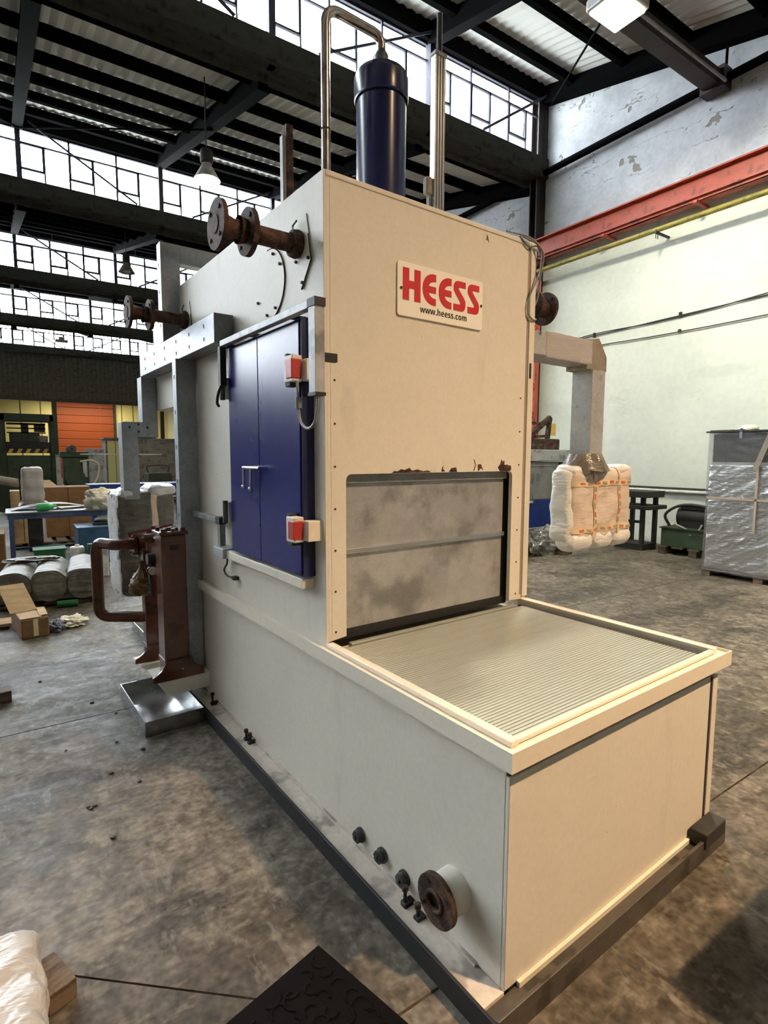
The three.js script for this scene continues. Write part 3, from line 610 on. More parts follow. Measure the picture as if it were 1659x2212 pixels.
  for (const y of [1.79, 1.18]) {
    const hg = sub('hinge', mach);
    add('leaf', bx(-0.07, -0.002, y, y + 0.1, -1.835, -1.768, 0.004), M.lightGrey, hg);
    add('knuckle', rod([-0.078, y - 0.006, -1.80], [-0.078, y + 0.106, -1.80], 0.013, 12), M.zincDull, hg);
  }
  for (const y of [1.8, 1.185]) {
    const sw = sub('safety_switch', mach);
    add('body', bx(-0.105, -0.062, y - 0.01, y + 0.09, -1.07, -1.0, 0.005), M.switchWhite, sw);
    add('red_cover', bx(-0.11, -0.066, y + 0.002, y + 0.075, -1.045, -0.996, 0.004), M.red, sw);
    add('mount', bx(-0.062, 0.002, y - 0.005, y + 0.075, -1.015, -0.965, 0.003), M.creamLip, sw);
    add('key', bx(-0.1, -0.062, y + 0.08, y + 0.1, -1.07, -1.05, 0.003), M.dark, sw);
    add('actuator', [bx(-0.1, -0.064, y - 0.025, y - 0.008, -1.07, -1.03, 0.003)], M.dark, sw);
  }
  add('door_sill', [bx(-0.055, 0.002, 0.98, 1.02, -1.865, -1.035, 0.003)], M.creamLip, mach);
  // cable trunking round the door and its hanging leads
  const tr = sub('cable_trunking', mach);
  add('channel', [bx(-0.1, -0.07, 2.033, 2.06, -1.76, -0.882, 0.002), bx(-0.1, -0.06, 1.73, 2.04, -0.882, -0.834, 0.002)], M.lightGrey, tr);
  for (const g of [bx(-0.103, -0.058, 2.034, 2.063, -0.886, -0.83), bx(-0.102, -0.058, 1.725, 1.737, -0.885, -0.831), bx(-0.1, -0.07, 1.85, 2.035, -1.79, -1.76)]) add('end_cap', g, M.black, tr);
  add('bracket', [bx(-0.07, 0.002, 2.04, 2.055, -1.5, -1.48), bx(-0.07, 0.002, 2.04, 2.055, -1.1, -1.08), bx(-0.06, 0.002, 1.85, 1.88, -0.87, -0.85), bx(-0.07, 0.002, 2.03, 2.05, -1.78, -1.765)], M.dark, tr);
  add('lead', tube([[-0.085, 1.73, -0.845], [-0.085, 1.69, -0.845], [-0.085, 1.63, -0.87], [-0.085, 1.612, -0.92], [-0.085, 1.64, -0.975], [-0.085, 1.7, -0.99], [-0.085, 1.79, -0.998]], 0.006, 40, 8), M.grey, tr);
  add('lead', tube([[-0.085, 1.86, -1.775], [-0.1, 1.82, -1.79], [-0.105, 1.77, -1.8], [-0.095, 1.75, -1.8]], 0.007, 20, 8), M.dark, tr);
  add('cable_gland', rod([-0.085, 1.69, -0.99], [-0.085, 1.73, -0.99], 0.012, 10), M.grey, tr);
  // lower trunking with junction box
  const jb = sub('junction_box', mach);
  add('box', bx(-0.075, 0.002, 0.977, 1.03, -2.0, -1.86, 0.004), M.lightGrey, jb);
  add('channel', [bx(-0.06, -0.03, 1.035, 1.165, -1.975, -1.935, 0.002), bx(-0.06, -0.03, 1.155, 1.185, -2.42, -1.975, 0.002)], M.grey, jb);
  add('corner_cap', bx(-0.064, -0.026, 1.15, 1.188, -1.99, -1.93), M.black, jb);
  add('lead', tube([[-0.03, 0.978, -1.92], [-0.03, 0.94, -1.925], [-0.03, 0.9, -1.97], [-0.03, 0.875, -1.93], [-0.02, 0.873, -1.86]], 0.005, 30, 8), M.dark, jb);
  add('plug', bx(-0.03, 0.0, 0.863, 0.882, -1.87, -1.835, 0.003), M.dark, jb);
  add('stud', disc([-0.004, 1.045, -1.83], 'x', 0.012, 0.012, 12), M.zincDull, mach);
  // round cover and pentagon cover on the upper side
  const rc = sub('round_cover', mach);
  add('cover', disc([-0.002, 2.25, -1.4], 'x', 0.146, 0.006, 48), c, rc);
  add('seal', new THREE.TorusGeometry(0.147, 0.0022, 6, 60, Math.PI * 1.05).rotateZ(-Math.PI / 2 - 0.06).rotateY(Math.PI / 2).scale(1, 1, -1).translate(-0.004, 2.25, -1.4), M.rust, rc);
  for (const an of [68, 28, -60, -100, 205]) add('bolt', disc([-0.008, 2.25 + 0.126 * Math.sin(R(an)), -1.4 + 0.126 * Math.cos(R(an))], 'x', 0.006, 0.01, 10), M.rust, rc);
  for (const [z0, y0] of [[-1.124, 2.337], [-2.56, 2.32]]) {
    const pc = sub('pipe_cover', mach);
    const g = prism([[-0.11, 0.1], [0.06, 0.1], [0.098, -0.08], [0.02, -0.172], [-0.06, -0.1]], 0.004).rotateY(-Math.PI / 2).translate(-0.001, y0, z0);
    add('plate', g, c, pc);
    add('edge', [rod([-0.006, y0 + 0.02, z0 + 0.077], [-0.006, y0 - 0.08, z0 + 0.1], 0.0025, 6), rod([-0.006, y0 - 0.08, z0 + 0.1], [-0.006, y0 - 0.174, z0 + 0.02], 0.0025, 6)], M.dark, pc);
    for (const [u, v] of [[0.08, -0.07], [-0.02, -0.06], [0.03, -0.15]]) add('bolt', disc([-0.008, y0 + v, z0 + u], 'x', 0.006, 0.01, 10), M.rust, pc);
  }
  // rusty flanged pipe stubs
  const stub = (x, s, y, z) => {
    const p = sub('flanged_pipe', mach);
    add('pipe', rod([x, y, z], [x + s * 0.335, y, z], 0.034, 22), M.rust, p);
    add('collar', lathe([[0.001, -0.02], [0.05, -0.018], [0.054, -0.008], [0.05, 0.014], [0.038, 0.02]], [0, 0, 0], 24).rotateZ(-s * Math.PI / 2).translate(x + s * 0.024, y, z), M.rust, p);
    for (const [d, r, t] of [[0.215, 0.085, 0.02], [0.33, 0.088, 0.017]]) {
      const f = add('flange', [disc([x + s * d, y, z], 'x', r, t, 36), lathe([[0.05, -0.02], [0.036, 0.03], [0.034, 0.03]], [0, 0, 0], 24).rotateZ(s * Math.PI / 2).translate(x + s * (d - (d > 0.3 ? 0.02 : -0.02)), y, z)], M.rust, p);
      if (d > 0.3) add('bore', disc([x + s * 0.34, y, z], 'x', 0.032, 0.004, 22), M.rust, f);
      for (let k = 0; k < 4; k++) add('bolt', disc([x + s * d, y + 0.065 * Math.sin(k * 1.571 + 0.78), z + 0.065 * Math.cos(k * 1.571 + 0.78)], 'x', 0.008, t + 0.012, 6), M.rust, f);
    }
    add('lifting_wire', tube([[x + s * 0.03, y + 0.05, z], [x + s * 0.02, y + 0.075, z - 0.02], [x + s * 0.025, y + 0.08, z + 0.02]], 0.004, 12, 6), M.zincDull, p);
  };
  stub(0, -1, 2.337, -1.124); stub(0, -1, 2.32, -2.56); stub(W, 1, 2.33, -1.13);
  // rear housing behind the tower
  add('rear_housing', bx(0.0, W, 1.83, 2.43, -3.35, ZB, 0.004), c, mach);
  // plugs, studs and drain flange low on the left side
  for (const [z, y] of [[-0.692, 0.111], [-0.557, 0.114], [-0.431, 0.11]]) {
    const p = sub('hex_plug', mach);
    add('head', [disc([-0.018, y, z], 'x', 0.023, 0.02, 6), disc([-0.03, y, z], 'x', 0.008, 0.012, 8)], M.boltDark, p);
    add('washer', disc([-0.006, y, z], 'x', 0.027, 0.008, 24), M.boltDark, p);
  }
  const dp = sub('drain_flange', mach);
  add('stub', lathe([[0.064, 0.0], [0.062, 0.045], [0.056, 0.066], [0.05, 0.07]], [0, 0, 0], 36).rotateZ(Math.PI / 2).translate(0, 0.235, -0.19), c, dp);
  const hub = new THREE.Shape(); hub.absarc(0, 0, 0.075, 0, Math.PI * 2); const hol = new THREE.Path(); hol.absarc(0, 0, 0.024, 0, Math.PI * 2, true); hub.holes.push(hol);
  add('flange', new THREE.ExtrudeGeometry(hub, { depth: 0.016, bevelEnabled: true, bevelSize: 0.001, bevelThickness: 0.001, curveSegments: 28 }).rotateY(-Math.PI / 2).translate(-0.07, 0.235, -0.19), M.rust, dp);
  add('raised_ring', new THREE.TorusGeometry(0.03, 0.007, 8, 28).rotateY(Math.PI / 2).translate(-0.088, 0.235, -0.19), M.rust, dp);
  add('bore', disc([-0.076, 0.235, -0.19], 'x', 0.026, 0.01, 22), M.black, dp);
  for (let k = 0; k < 4; k++) add('bolt_hole', disc([-0.0875, 0.235 + 0.054 * Math.sin(k * 1.571 + 0.6), -0.19 + 0.054 * Math.cos(k * 1.571 + 0.6)], 'x', 0.008, 0.003, 12), M.black, dp);
  add('lug', bx(-0.1, -0.085, 0.205, 0.222, -0.24, -0.225, 0.004), M.rust, dp);
  for (const [z, s] of [[-0.39, 1], [-0.325, 0.72], [-1.70, 0.8], [-1.655, 0.8], [-2.2, 1.1]]) {
    const b = sub('levelling_bolt', mach);
    add('shank', rod([-0.035, 0.05, z], [-0.035, 0.05 + 0.055 * s, z], 0.006, 8), M.black, b);
    add('head', disc([-0.035, 0.06 + 0.055 * s, z], 'y', 0.011, 0.016, 6), M.rust, b);
    add('clamp', bx(-0.046, -0.004, 0.05, 0.05 + 0.022 * s, z - 0.012, z + 0.014, 0.004), M.black, b);
  }
  // base channel
  add('base_ledge', [bx(-0.09, 0, 0.042, 0.056, -2.7, 0.0), bx(-0.012, 0, 0.05, 0.066, -2.7, -0.1)], M.creamWorn, mach);
  add('base_rail', [bx(-0.1, -0.09, 0.0, 0.074, -2.72, 0.075, 0.002)], M.steelDark, mach);
  const fc = std({ color: lin(0.15, 0.135, 0.115), roughness: 0.4, metalness: 0.5, map: T.grime });
  add('front_channel', [bx(-0.09, W + 0.02, 0.0, 0.046, 0.0, 0.062), bx(-0.09, W + 0.02, 0.046, 0.078, 0.05, 0.062, 0.003)], fc, mach);
  add('front_skirt', [bx(0.05, W - 0.12, 0.046, 0.062, 0.001, 0.012)], M.creamLip, mach);
  add('end_block', bx(1.035, 1.2, 0.05, 0.108, 0.006, 0.07, 0.006), M.dark, mach);
  add('underframe', bx(0.02, W - 0.02, 0, 0.056, -2.68, -0.002), M.black, mach);
  // top: hydraulic cylinder, return pipe and tube rack
  const cy = sub('hydraulic_cylinder', mach);
  add('barrel', rod([0.595, 2.512, -1.4], [0.595, 3.22, -1.4], 0.12, 44), M.blueCyl, cy);
  add('head_cap', lathe([[0.127, 0], [0.131, 0.01], [0.131, 0.1], [0.12, 0.125], [0.05, 0.135], [0.001, 0.135]], [0.595, 3.2, -1.4], 44), M.blueCyl, cy);
  add('port_union', lathe([[0.05, 0], [0.05, 0.02], [0.036, 0.03], [0.042, 0.035], [0.042, 0.075], [0.03, 0.08], [0.022, 0.11]], [0.595, 3.335, -1.4], 6), M.zincDull, cy);
  const rp = sub('return_pipe', mach);
  add('pipe', bentPipe([[0.285, 2.512, -1.4], [0.285, 3.5, -1.4], [0.595, 3.5, -1.4], [0.595, 3.4, -1.4]], 0.022, 0.085, 16), M.copper, rp);
  add('clamp', [disc([0.285, 2.98, -1.4], 'y', 0.024, 0.006, 16)], M.rust, rp);
  const rk = sub('slide_rail', mach);
  add('extrusion', [0, 1, 2, 3].map((k) => bx(0.915 + k * 0.0185, 0.93 + k * 0.0185, 2.512, 3.54, -1.41 + (k % 2) * 0.004, -1.37, 0.004)).concat([bx(0.917, 0.985, 2.512, 3.54, -1.41, -1.385)]), M.alu, rk);
  add('cap', bx(0.912, 0.99, 3.54, 3.56, -1.415, -1.365, 0.004), M.lightGrey, rk);
  add('rod', rod([0.955, 3.56, -1.39], [0.955, 3.75, -1.39], 0.014, 10), M.dark, rk);
  add('sensor', bx(0.875, 0.915, 2.86, 2.95, -1.42, -1.38, 0.012), M.tan, rk);
  add('side_strip', bx(0.895, 0.912, 2.512, 2.86, -1.41, -1.39), M.grey, rk);
  const st = sub('guide_post', mach);
  add('post', bx(0.28, 0.318, 2.512, 3.18, -1.82, -1.78, 0.002), M.rust, st); add('strip', bx(0.26, 0.279, 2.512, 3.12, -1.815, -1.785), M.zincDull, st);
  add('foam_pad', lumpy(dense(0.78, 1.08, 2.512, 2.575, -1.12, -1.02, 0.02, 8), 0.006, 14), M.white, mach);
  // loose leads at the top right corner
  const le = sub('loose_lead', mach);
  const lead = (pts, r = 0.0045) => add('lead', tube(pts, r, 50, 7), M.grey, le);
  lead([[1.0, 2.57, -0.95], [1.14, 2.56, -0.92], [1.21, 2.5, -0.9], [1.225, 2.42, -0.92], [1.24, 2.3, -0.95], [1.22, 2.24, -0.97]]);
  lead([[1.1, 2.56, -0.93], [1.19, 2.53, -0.91], [1.205, 2.44, -0.91], [1.18, 2.36, -0.915], [1.15, 2.29, -0.925], [1.145, 2.22, -0.93], [1.175, 2.185, -0.925], [1.21, 2.19, -0.93]]);
  lead([[1.08, 2.56, -0.935], [1.14, 2.525, -0.93], [1.2, 2.53, -0.92], [1.26, 2.46, -0.95], [1.3, 2.37, -1.0], [1.28, 2.3, -1.04]]);
  add('lead', tube([[0.72, 2.52, -1.1], [0.76, 2.6, -1.1], [0.84, 2.62, -1.1], [0.89, 2.56, -1.1], [0.9, 2.51, -1.1]], 0.007, 40, 8), M.dark, le);
  add('lead', tube([[1.0, 2.51, -1.3], [1.05, 2.6, -1.32], [1.12, 2.65, -1.35]], 0.005, 20, 6), M.dark, le);
  add('connector', bx(1.206, 1.24, 2.45, 2.53, -1.02, -0.95, 0.006), M.black, le);
}
{ // galvanised cable trunking frame on the left side of the machine
  const f = sub('cable_duct', mach);
  add('side_duct', [bx(-0.104, -0.005, 2.062, 2.205, -3.32, -1.82, 0.002)], M.zinc, f);
  const slots = []; for (let k = 0; k < 6; k++) for (const y of [2.1, 2.165]) slots.push([y, -1.97 - k * 0.24]);
  for (const [y, z] of slots) add('slot', bx(-0.106, -0.103, y - 0.009, y + 0.009, z - 0.004, z + 0.004), M.black, f);
  add('end_cap', bx(-0.1, -0.008, 2.066, 2.2, -1.822, -1.815), M.zincDull, f);
  add('upright_duct', bx(-0.125, -0.012, 0.09, 2.062, -2.47, -2.40, 0.002), M.zinc, f);
  for (let k = 0; k < 9; k++) add('slot', bx(-0.127, -0.1245, 0.35 + k * 0.2, 0.372 + k * 0.2, -2.44, -2.432), M.black, f);
  add('portal_duct', bx(-0.104, 0.012, 2.205, 2.8, -2.79, -2.71, 0.002), M.zinc, f);
  add('portal_duct', bx(0.012, 1.15, 2.69, 2.8, -2.79, -2.71, 0.002), M.zinc, f);
  for (const y of [2.3, 2.5, 2.66]) add('slot', bx(-0.106, -0.103, y, y + 0.02, -2.755, -2.748), M.black, f);
}
// wrapped operator consoles hanging from arms
function band(box, r, axis, lo, hi, e, amp, freq, off = 0) {
  const [x0, x1, y0, y1, z0, z1] = box, g = dense(x0 - e, x1 + e, y0 - e, y1 + e, z0 - e, z1 + e, r + e, 64).toNonIndexed(), p = g.attributes.position, keep = [], ax = 'xyz'.indexOf(axis);
  for (let i = 0; i < p.count; i += 3) {
    const c = (p.array[i * 3 + ax] + p.array[i * 3 + 3 + ax] + p.array[i * 3 + 6 + ax]) / 3;
    if (c > lo && c < hi) for (let k = 0; k < 9; k++) keep.push(p.array[i * 3 + k]);
  }
  const b = new THREE.BufferGeometry(); b.setAttribute('position', new THREE.Float32BufferAttribute(keep, 3)); b.setAttribute('uv', new THREE.Float32BufferAttribute(new Float32Array(keep.length / 3 * 2), 2));
  lumpy(b, amp, freq, off); return toCreasedNormals(b, 0.9);
}
{
  const a = mthing('control_console', 'bubble wrapped control console on galvanised arm left of the press', 'console', [-0.1, 0.49, -3.45]);
  add('arm', [bx(-0.105, -0.002, 1.64, 2.06, -3.42, -3.3, 0.002)], M.zinc, a);
  add('arm', [bx(-0.23, -0.003, 1.64, 1.745, -3.42, -3.301, 0.002)], M.zinc, a);
  add('arm', [bx(-0.245, -0.14, 1.2, 1.742, -3.421, -3.3, 0.002)], M.zinc, a);
  for (const [x, y] of [[-0.2, 1.7], [-0.14, 1.72], [-0.14, 1.67], [-0.08, 1.7]]) add('slot', bx(x, x + 0.012, y, y + 0.016, -3.302, -3.298), M.black, a);
  add('wrapped_cabinet', lumpy(dense(-0.29, 0.1, 0.49, 1.26, -3.68, -3.3, 0.05, 24), 0.008, 9), M.wrapBrown, a);
  add('bubble_wrap', [lumpy(dense(-0.296, -0.24, 0.5, 1.24, -3.69, -3.32, 0.027, 14), 0.01, 16), lumpy(dense(-0.28, -0.18, 1.2, 1.27, -3.5, -3.29, 0.04, 10), 0.012, 14), lumpy(dense(-0.08, 0.11, 1.22, 1.3, -3.55, -3.29, 0.035, 12), 0.012, 16)], M.bubble, a);
  add('tape', band([-0.29, 0.1, 0.49, 1.26, -3.68, -3.3], 0.05, 'x', -0.07, -0.03, 0.004, 0.008, 9), M.tape, a);
}
{
  const a = mthing('control_console', 'bubble and tape wrapped control console on grey arm right of the press', 'console', [1.85, 0.93, -1.3]);
  const zf = -1.15, zb = -1.3;
  add('arm', bx(W, 1.98, 2.085, 2.215, zb, zf, 0.004), M.lightGrey, a);
  add('arm_elbow', prism([[1.98, 2.05], [2.19, 2.05], [2.187, 2.14], [2.1, 2.245], [1.98, 2.225]], zf - zb).translate(0, 0, zb), M.tan, a);
  add('arm_wrap', lumpy(dense(1.58, 2.03, 2.075, 2.225, zb - 0.006, zf + 0.006, 0.01, 12), 0.004, 18), M.armWrap, a);
  add('arm', bx(2.045, 2.185, 1.45, 2.06, zb, zf, 0.006), M.lightGrey, a);
  add('neck_wrap', lumpy(lathe([[0.16, 0], [0.13, 0.05], [0.1, 0.11]], [2.1, 1.42, -1.22], 24), 0.012, 16), M.wrapBrown, a);
  const B = [1.9, 2.56, 0.95, 1.44, -1.32, -1.14], [x0, x1, y0, y1, z0, z1] = B;
  add('wrapped_cabinet', lumpy(dense(...B, 0.06, 30), 0.012, 8), M.bubbleTan, a);
  add('bubble_wrap', [lumpy(dense(x0 - 0.026, x0 + 0.05, y0 + 0.02, y1 - 0.01, z0, z1 - 0.03, 0.036, 20), 0.012, 9), lumpy(dense(x0 - 0.006, x0 + 0.19, y1 - 0.06, y1 + 0.02, z0 + 0.01, z1 - 0.01, 0.04, 16), 0.012, 9), lumpy(dense(x1 - 0.2, x1 + 0.01, y1 - 0.06, y1 + 0.018, z0 + 0.01, z1 - 0.01, 0.04, 16), 0.012, 9)].concat([0, 1, 2].map((k) => lumpy(dense(x0 - 0.01 + k * 0.225, x0 + 0.225 + k * 0.225, y0 - 0.04, y0 + 0.09, z0 + 0.02, z1 + 0.012, 0.062, 14), 0.008, 9, k))), M.bubble, a);
  for (const [l, h] of [[1.325, 1.36], [1.03, 1.065]]) add('tape', band(B, 0.06, 'y', l, h, 0.005, 0.012, 8), M.tape, a);
  for (const [l, h] of [[2.09, 2.125], [2.37, 2.4]]) add('tape', band(B, 0.06, 'x', l, h, 0.006, 0.012, 8), M.tape, a);
  for (let k = 0; k < 8; k++) for (const y of [1.334, 1.039]) add('tape_print', lumpy(dense(x0 + 0.05 + k * 0.075, x0 + 0.095 + k * 0.075, y, y + 0.016, z1 + 0.003, z1 + 0.0075, 0.001, 4), 0.012, 8), k % 2 ? M.tapeGrey : M.tapePrint, a);
  for (let k = 0; k < 5; k++) for (const x of [2.101, 2.379]) add('tape_print', lumpy(dense(x, x + 0.013, y0 + 0.13 + k * 0.052, y0 + 0.165 + k * 0.052, z1 + 0.004, z1 + 0.0085, 0.001, 4), 0.012, 8), k % 2 ? M.tapePrint : M.tapeGrey, a);
}
{ // hydraulic posts on the left
  const f = mthing('hydraulic_filter_unit', 'glossy brown painted hydraulic filter unit with bent pipe beside the press', 'pump unit', [-0.2, 0.115, -2.7]);
  const foot = (x0, x1, xa, xb, y0, yt, z0, z1) => {
    const s = new THREE.Shape(); s.moveTo(xa, y0); s.lineTo(xb, y0); s.lineTo(xb, y0 + 0.042); s.quadraticCurveTo(x1 + 0.02, y0 + 0.05, x1, yt); s.lineTo(x0, yt); s.quadraticCurveTo(x0 - 0.01, y0 + 0.055, xa, y0 + 0.03); s.closePath();
    return new THREE.ExtrudeGeometry(s, { depth: z1 - z0, bevelEnabled: true, bevelSize: 0.002, bevelThickness: 0.002, bevelSegments: 1, curveSegments: 10 }).translate(0, 0, z0);
  };
  add('bracket', prism([[-0.3, 0.2], [-0.25, 0.115], [0.0, 0.115], [0.0, 0.203], [-0.02, 0.203]], 0.26).translate(0, 0, -2.6), M.creamLip, f);
  add('foot', foot(-0.25, -0.105, -0.325, -0.035, 0.203, 0.315, -2.36, -2.345), M.brownPaint, f);
  add('post', [bx(-0.25, -0.11, 0.205, 1.055, -2.5, -2.365, 0.008), bx(-0.255, -0.105, 0.3, 0.32, -2.5, -2.35, 0.004), bx(-0.253, -0.24, 0.32, 1.05, -2.37, -2.355)], M.brownPaint, f);
  add('top_plate', [bx(-0.262, -0.1, 1.055, 1.075, -2.52, -2.35, 0.006), ...[[-0.235, -2.37], [-0.18, -2.37], [-0.125, -2.37], [-0.235, -2.49], [-0.18, -2.44], [-0.125, -2.49], [-0.15, -2.42], [-0.21, -2.42]].map(([x, z]) => disc([x, 1.082, z], 'y', 0.013, 0.02, 10))], M.brownPaint, f);
  add('name_plate', bx(-0.2, -0.15, 0.965, 0.995, -2.366, -2.362), M.dark, f);
  add('bolt', disc([-0.16, 0.26, -2.342], 'z', 0.008, 0.01, 6), M.zincDull, f);
  add('bracket', prism([[-0.28, 0.13], [-0.23, 0.085], [0.0, 0.085], [0.0, 0.135], [-0.02, 0.135]], 0.2).translate(0, 0, -3.08), M.creamLip, f);
  add('foot', foot(-0.22, -0.11, -0.295, -0.06, 0.137, 0.24, -2.93, -2.915), M.brownPaint, f);
  add('post', [bx(-0.22, -0.12, 0.14, 0.98, -3.02, -2.935, 0.006), bx(-0.222, -0.118, 0.235, 0.25, -3.02, -2.925)], M.brownPaint, f);
  add('bend_pipe', bentPipe([[-0.25, 0.93, -2.98], [-0.37, 0.93, -2.98], [-0.462, 0.935, -3.16], [-0.462, 0.43, -3.16], [-0.17, 0.415, -3.0]], 0.036, 0.07, 18), M.brownPaint, f);
  add('pipe_flange', [disc([-0.275, 0.93, -2.95], 'x', 0.078, 0.02, 30), disc([-0.248, 0.93, -2.95], 'x', 0.082, 0.016, 30), disc([-0.22, 0.93, -2.95], 'x', 0.05, 0.06, 24), ...[0, 1, 2, 3, 4, 5].map((k) => disc([-0.262, 0.93 + 0.062 * Math.sin(k * 1.047), -2.95 + 0.062 * Math.cos(k * 1.047)], 'x', 0.009, 0.06, 6))], M.brownPaint, f);
  add('valve_body', [bx(-0.23, -0.08, 0.84, 1.02, -2.86, -2.55, 0.02), disc([-0.2, 0.98, -2.72], 'y', 0.05, 0.12, 20), rod([-0.25, 1.0, -2.7], [-0.1, 1.02, -2.6], 0.03, 14), disc([-0.15, 1.05, -2.62], 'y', 0.035, 0.04, 8)], M.brownPaint, f);
  add('lever', [bar([-0.31, 1.015, -2.85], [-0.13, 1.085, -2.6], 0.045, 0.012), disc([-0.2, 1.06, -2.7], 'y', 0.02, 0.03, 10)], M.redPaint, f, 'dark red operating lever');
  add('gauge', [disc([-0.255, 0.82, -2.57], 'z', 0.03, 0.025, 22), rod([-0.255, 0.82, -2.59], [-0.2, 0.9, -2.6], 0.012, 8)], M.brownPaint, f);
  add('gauge_face', disc([-0.255, 0.82, -2.555], 'z', 0.025, 0.006, 22), M.white, f);
  add('sight_tube', rod([-0.26, 0.66, -2.58], [-0.26, 0.79, -2.58], 0.011, 10), M.dark, f);
  add('drain_port', [disc([-0.25, 0.885, -2.6], 'x', 0.035, 0.05, 18)], M.black, f);
  const bag = mthing('oil_bag', 'crumpled yellowish plastic bag tied below the filter unit valve', 'bag', [-0.27, 0.62, -2.7]);
  const bg = lumpy(new THREE.SphereGeometry(0.075, 40, 32).scale(0.85, 1.0, 0.7), 0.022, 26).translate(-0.29, 0.71, -2.72);
  add('bag', [bg, lumpy(lathe([[0.05, 0], [0.016, 0.06], [0.014, 0.1]], [-0.28, 0.76, -2.72], 14), 0.005, 20)], new THREE.MeshPhysicalMaterial({ color: lin(0.55, 0.36, 0.14), map: T.filmC, roughness: 0.3, transmission: 0.45, thickness: 0 }), bag);
}
{ // folded steel drip trays
  const tray = (label, x0, x1, z0, z1, h) => {
    const t = mthing('drip_tray', label, 'tray', [(x0 + x1) / 2, 0, (z0 + z1) / 2]); const e = 0.004;
    add('base', bx(x0, x1, 0, 0.006, z0, z1), M.tray, t);
    add('side', bx(x0, x0 + e, 0.004, h, z0, z1), M.tray, t); add('side', bx(x1 - e, x1, 0.004, h, z0, z1), M.tray, t);
    add('side', bx(x0 + e, x1 - e, 0.004, h, z0, z0 + e), M.tray, t); add('side', bx(x0 + e, x1 - e, 0.004, h, z1 - e, z1), M.tray, t);
    return t;
  };
  tray('shallow shiny steel drip tray on the floor under the brown filter post', -0.425, -0.106, -2.76, -2.135, 0.084);
  tray('second steel drip tray further back behind the filter unit', -0.06, 0.35, -4.15, -3.2, 0.09);
}
// ================================================================ THINGS ON THE FLOOR, LEFT
{ // rubber mat with tread
  const m = thing('rubber_mat', 'dark brown rubber floor mat with curved raised tread in front', 'mat', [-0.4, 0, 0.0], undefined, R(12));
  const s = [[-0.2, -0.42], [0.16, -0.43], [0.2, 0.5], [-0.24, 0.5]];
  add('sheet', prism(s.map(([x, z]) => [x, -z]), 0.012).rotateX(-Math.PI / 2).translate(-0.4, 0, 0), M.rubber, m);
  seed = 11;
  for (let k = 0; k < 120; k++) {
    const x = -0.17 + (k % 6) * 0.058 + (rnd() - 0.5) * 0.025, z = -0.385 + Math.floor(k / 6) * 0.046 + (rnd() - 0.5) * 0.02, a = rnd() * 6.28, r = 0.016 + rnd() * 0.012;
    if (x > 0.14) continue;
    add('tread', new THREE.TorusGeometry(r, 0.004, 5, 12, 2.2 + rnd() * 2).rotateX(Math.PI / 2).rotateY(a).scale(1, 0.7, 1).translate(-0.4 + x, 0.0125, z), M.rubber, m);
  }
}
{
  const w = thing('wrapped_bundle', 'white plastic wrapped bundle cut off at the lower left corner', 'bundle', [-1.13, 0, -0.6]);
  add('film', lumpy(crease(dense(-1.4, -1.045, 0.0, 0.16, -0.86, -0.3, 0.06, 70), 0.012, 16, 7, 0.5), 0.012, 10, 2, 0.001), M.bundle, w);
  const b = thing('wood_block', 'short wooden block half under the white wrapped bundle', 'block', [-1.01, 0, -0.72], undefined, R(20));
  add('block', bx(-1.05, -0.975, 0, 0.06, -0.82, -0.68, 0.004), M.wood, b);
  const c = thing('wood_block', 'dark wooden block end at the left edge of the floor', 'block', [-1.2, 0, -3.08], undefined, R(6));
  add('block', bx(-1.42, -1.11, 0, 0.07, -3.12, -3.03, 0.004), M.wood, c);
}
{ // open carton
  const c = thing('cardboard_carton', 'worn taped cardboard carton lying on the floor with one flap up', 'box', [-0.96, 0, -4.55], undefined, R(8));
  const x0 = -1.06, x1 = -0.86, z0 = -4.78, z1 = -4.36;
  add('body', [bx(x0, x1, 0, 0.165, z0, z1, 0.012)], M.card, c);
  add('top_flap', [bar([-0.985, 0.172, z1 - 0.01], [-0.985, 0.175, z0], 0.15, 0.006)], M.cardLight, c);
  add('top_flap', [bar([-1.0, 0.18, -4.6], [-1.04, 0.36, -4.93], 0.2, 0.006)], M.cardLight, c);
  add('top_flap', [bar([-0.89, 0.176, -4.4], [-0.875, 0.19, -4.62], 0.06, 0.005)], M.cardLight, c);
  add('tape', bx(-0.975, -0.94, 0.02, 0.16, z1 - 0.002, z1 + 0.002), M.tape, c);
  const d = thing('cardboard_scrap', 'flattened cardboard strip on the floor behind the carton', 'cardboard', [-1.2, 0, -4.9]);
  add('sheet', [bx(-1.4, -1.1, 0.02, 0.05, -5.0, -4.78, 0.008)], M.cardLight, d);
  add('edge', bx(-1.4, -1.12, 0.0, 0.02, -4.98, -4.8), M.card, d);
}
function crumple(name, label, cat, at, sx, sy, sz, mat, off, amp = 0.3) {
  const t = thing(name, label, cat, at);
  const g = new THREE.SphereGeometry(1, 56, 40), p = g.attributes.position, v = new THREE.Vector3();
  for (let i = 0; i < p.count; i++) {
    v.fromBufferAttribute(p, i);
    const n = IN.noise(v.x * 2 + off, v.y * 2, v.z * 2), m = Math.abs(IN.noise(v.x * 4.5 + off, v.y * 4.5 + 3, v.z * 4.5)), m2 = Math.abs(IN.noise(v.x * 9 + off, v.y * 9, v.z * 9 + 7)), k = 1 + amp * n * 1.3 - amp * 0.9 * (0.4 - m) - amp * 0.5 * (0.3 - m2);
    v.multiplyScalar(k); v.y = Math.max(v.y, -0.5);
    p.setXYZ(i, v.x * sx, (v.y + 0.5) * sy, v.z * sz);
  }
  g.computeVertexNormals();
  add('cloth', g.translate(...at), mat, t);
  return t;
}
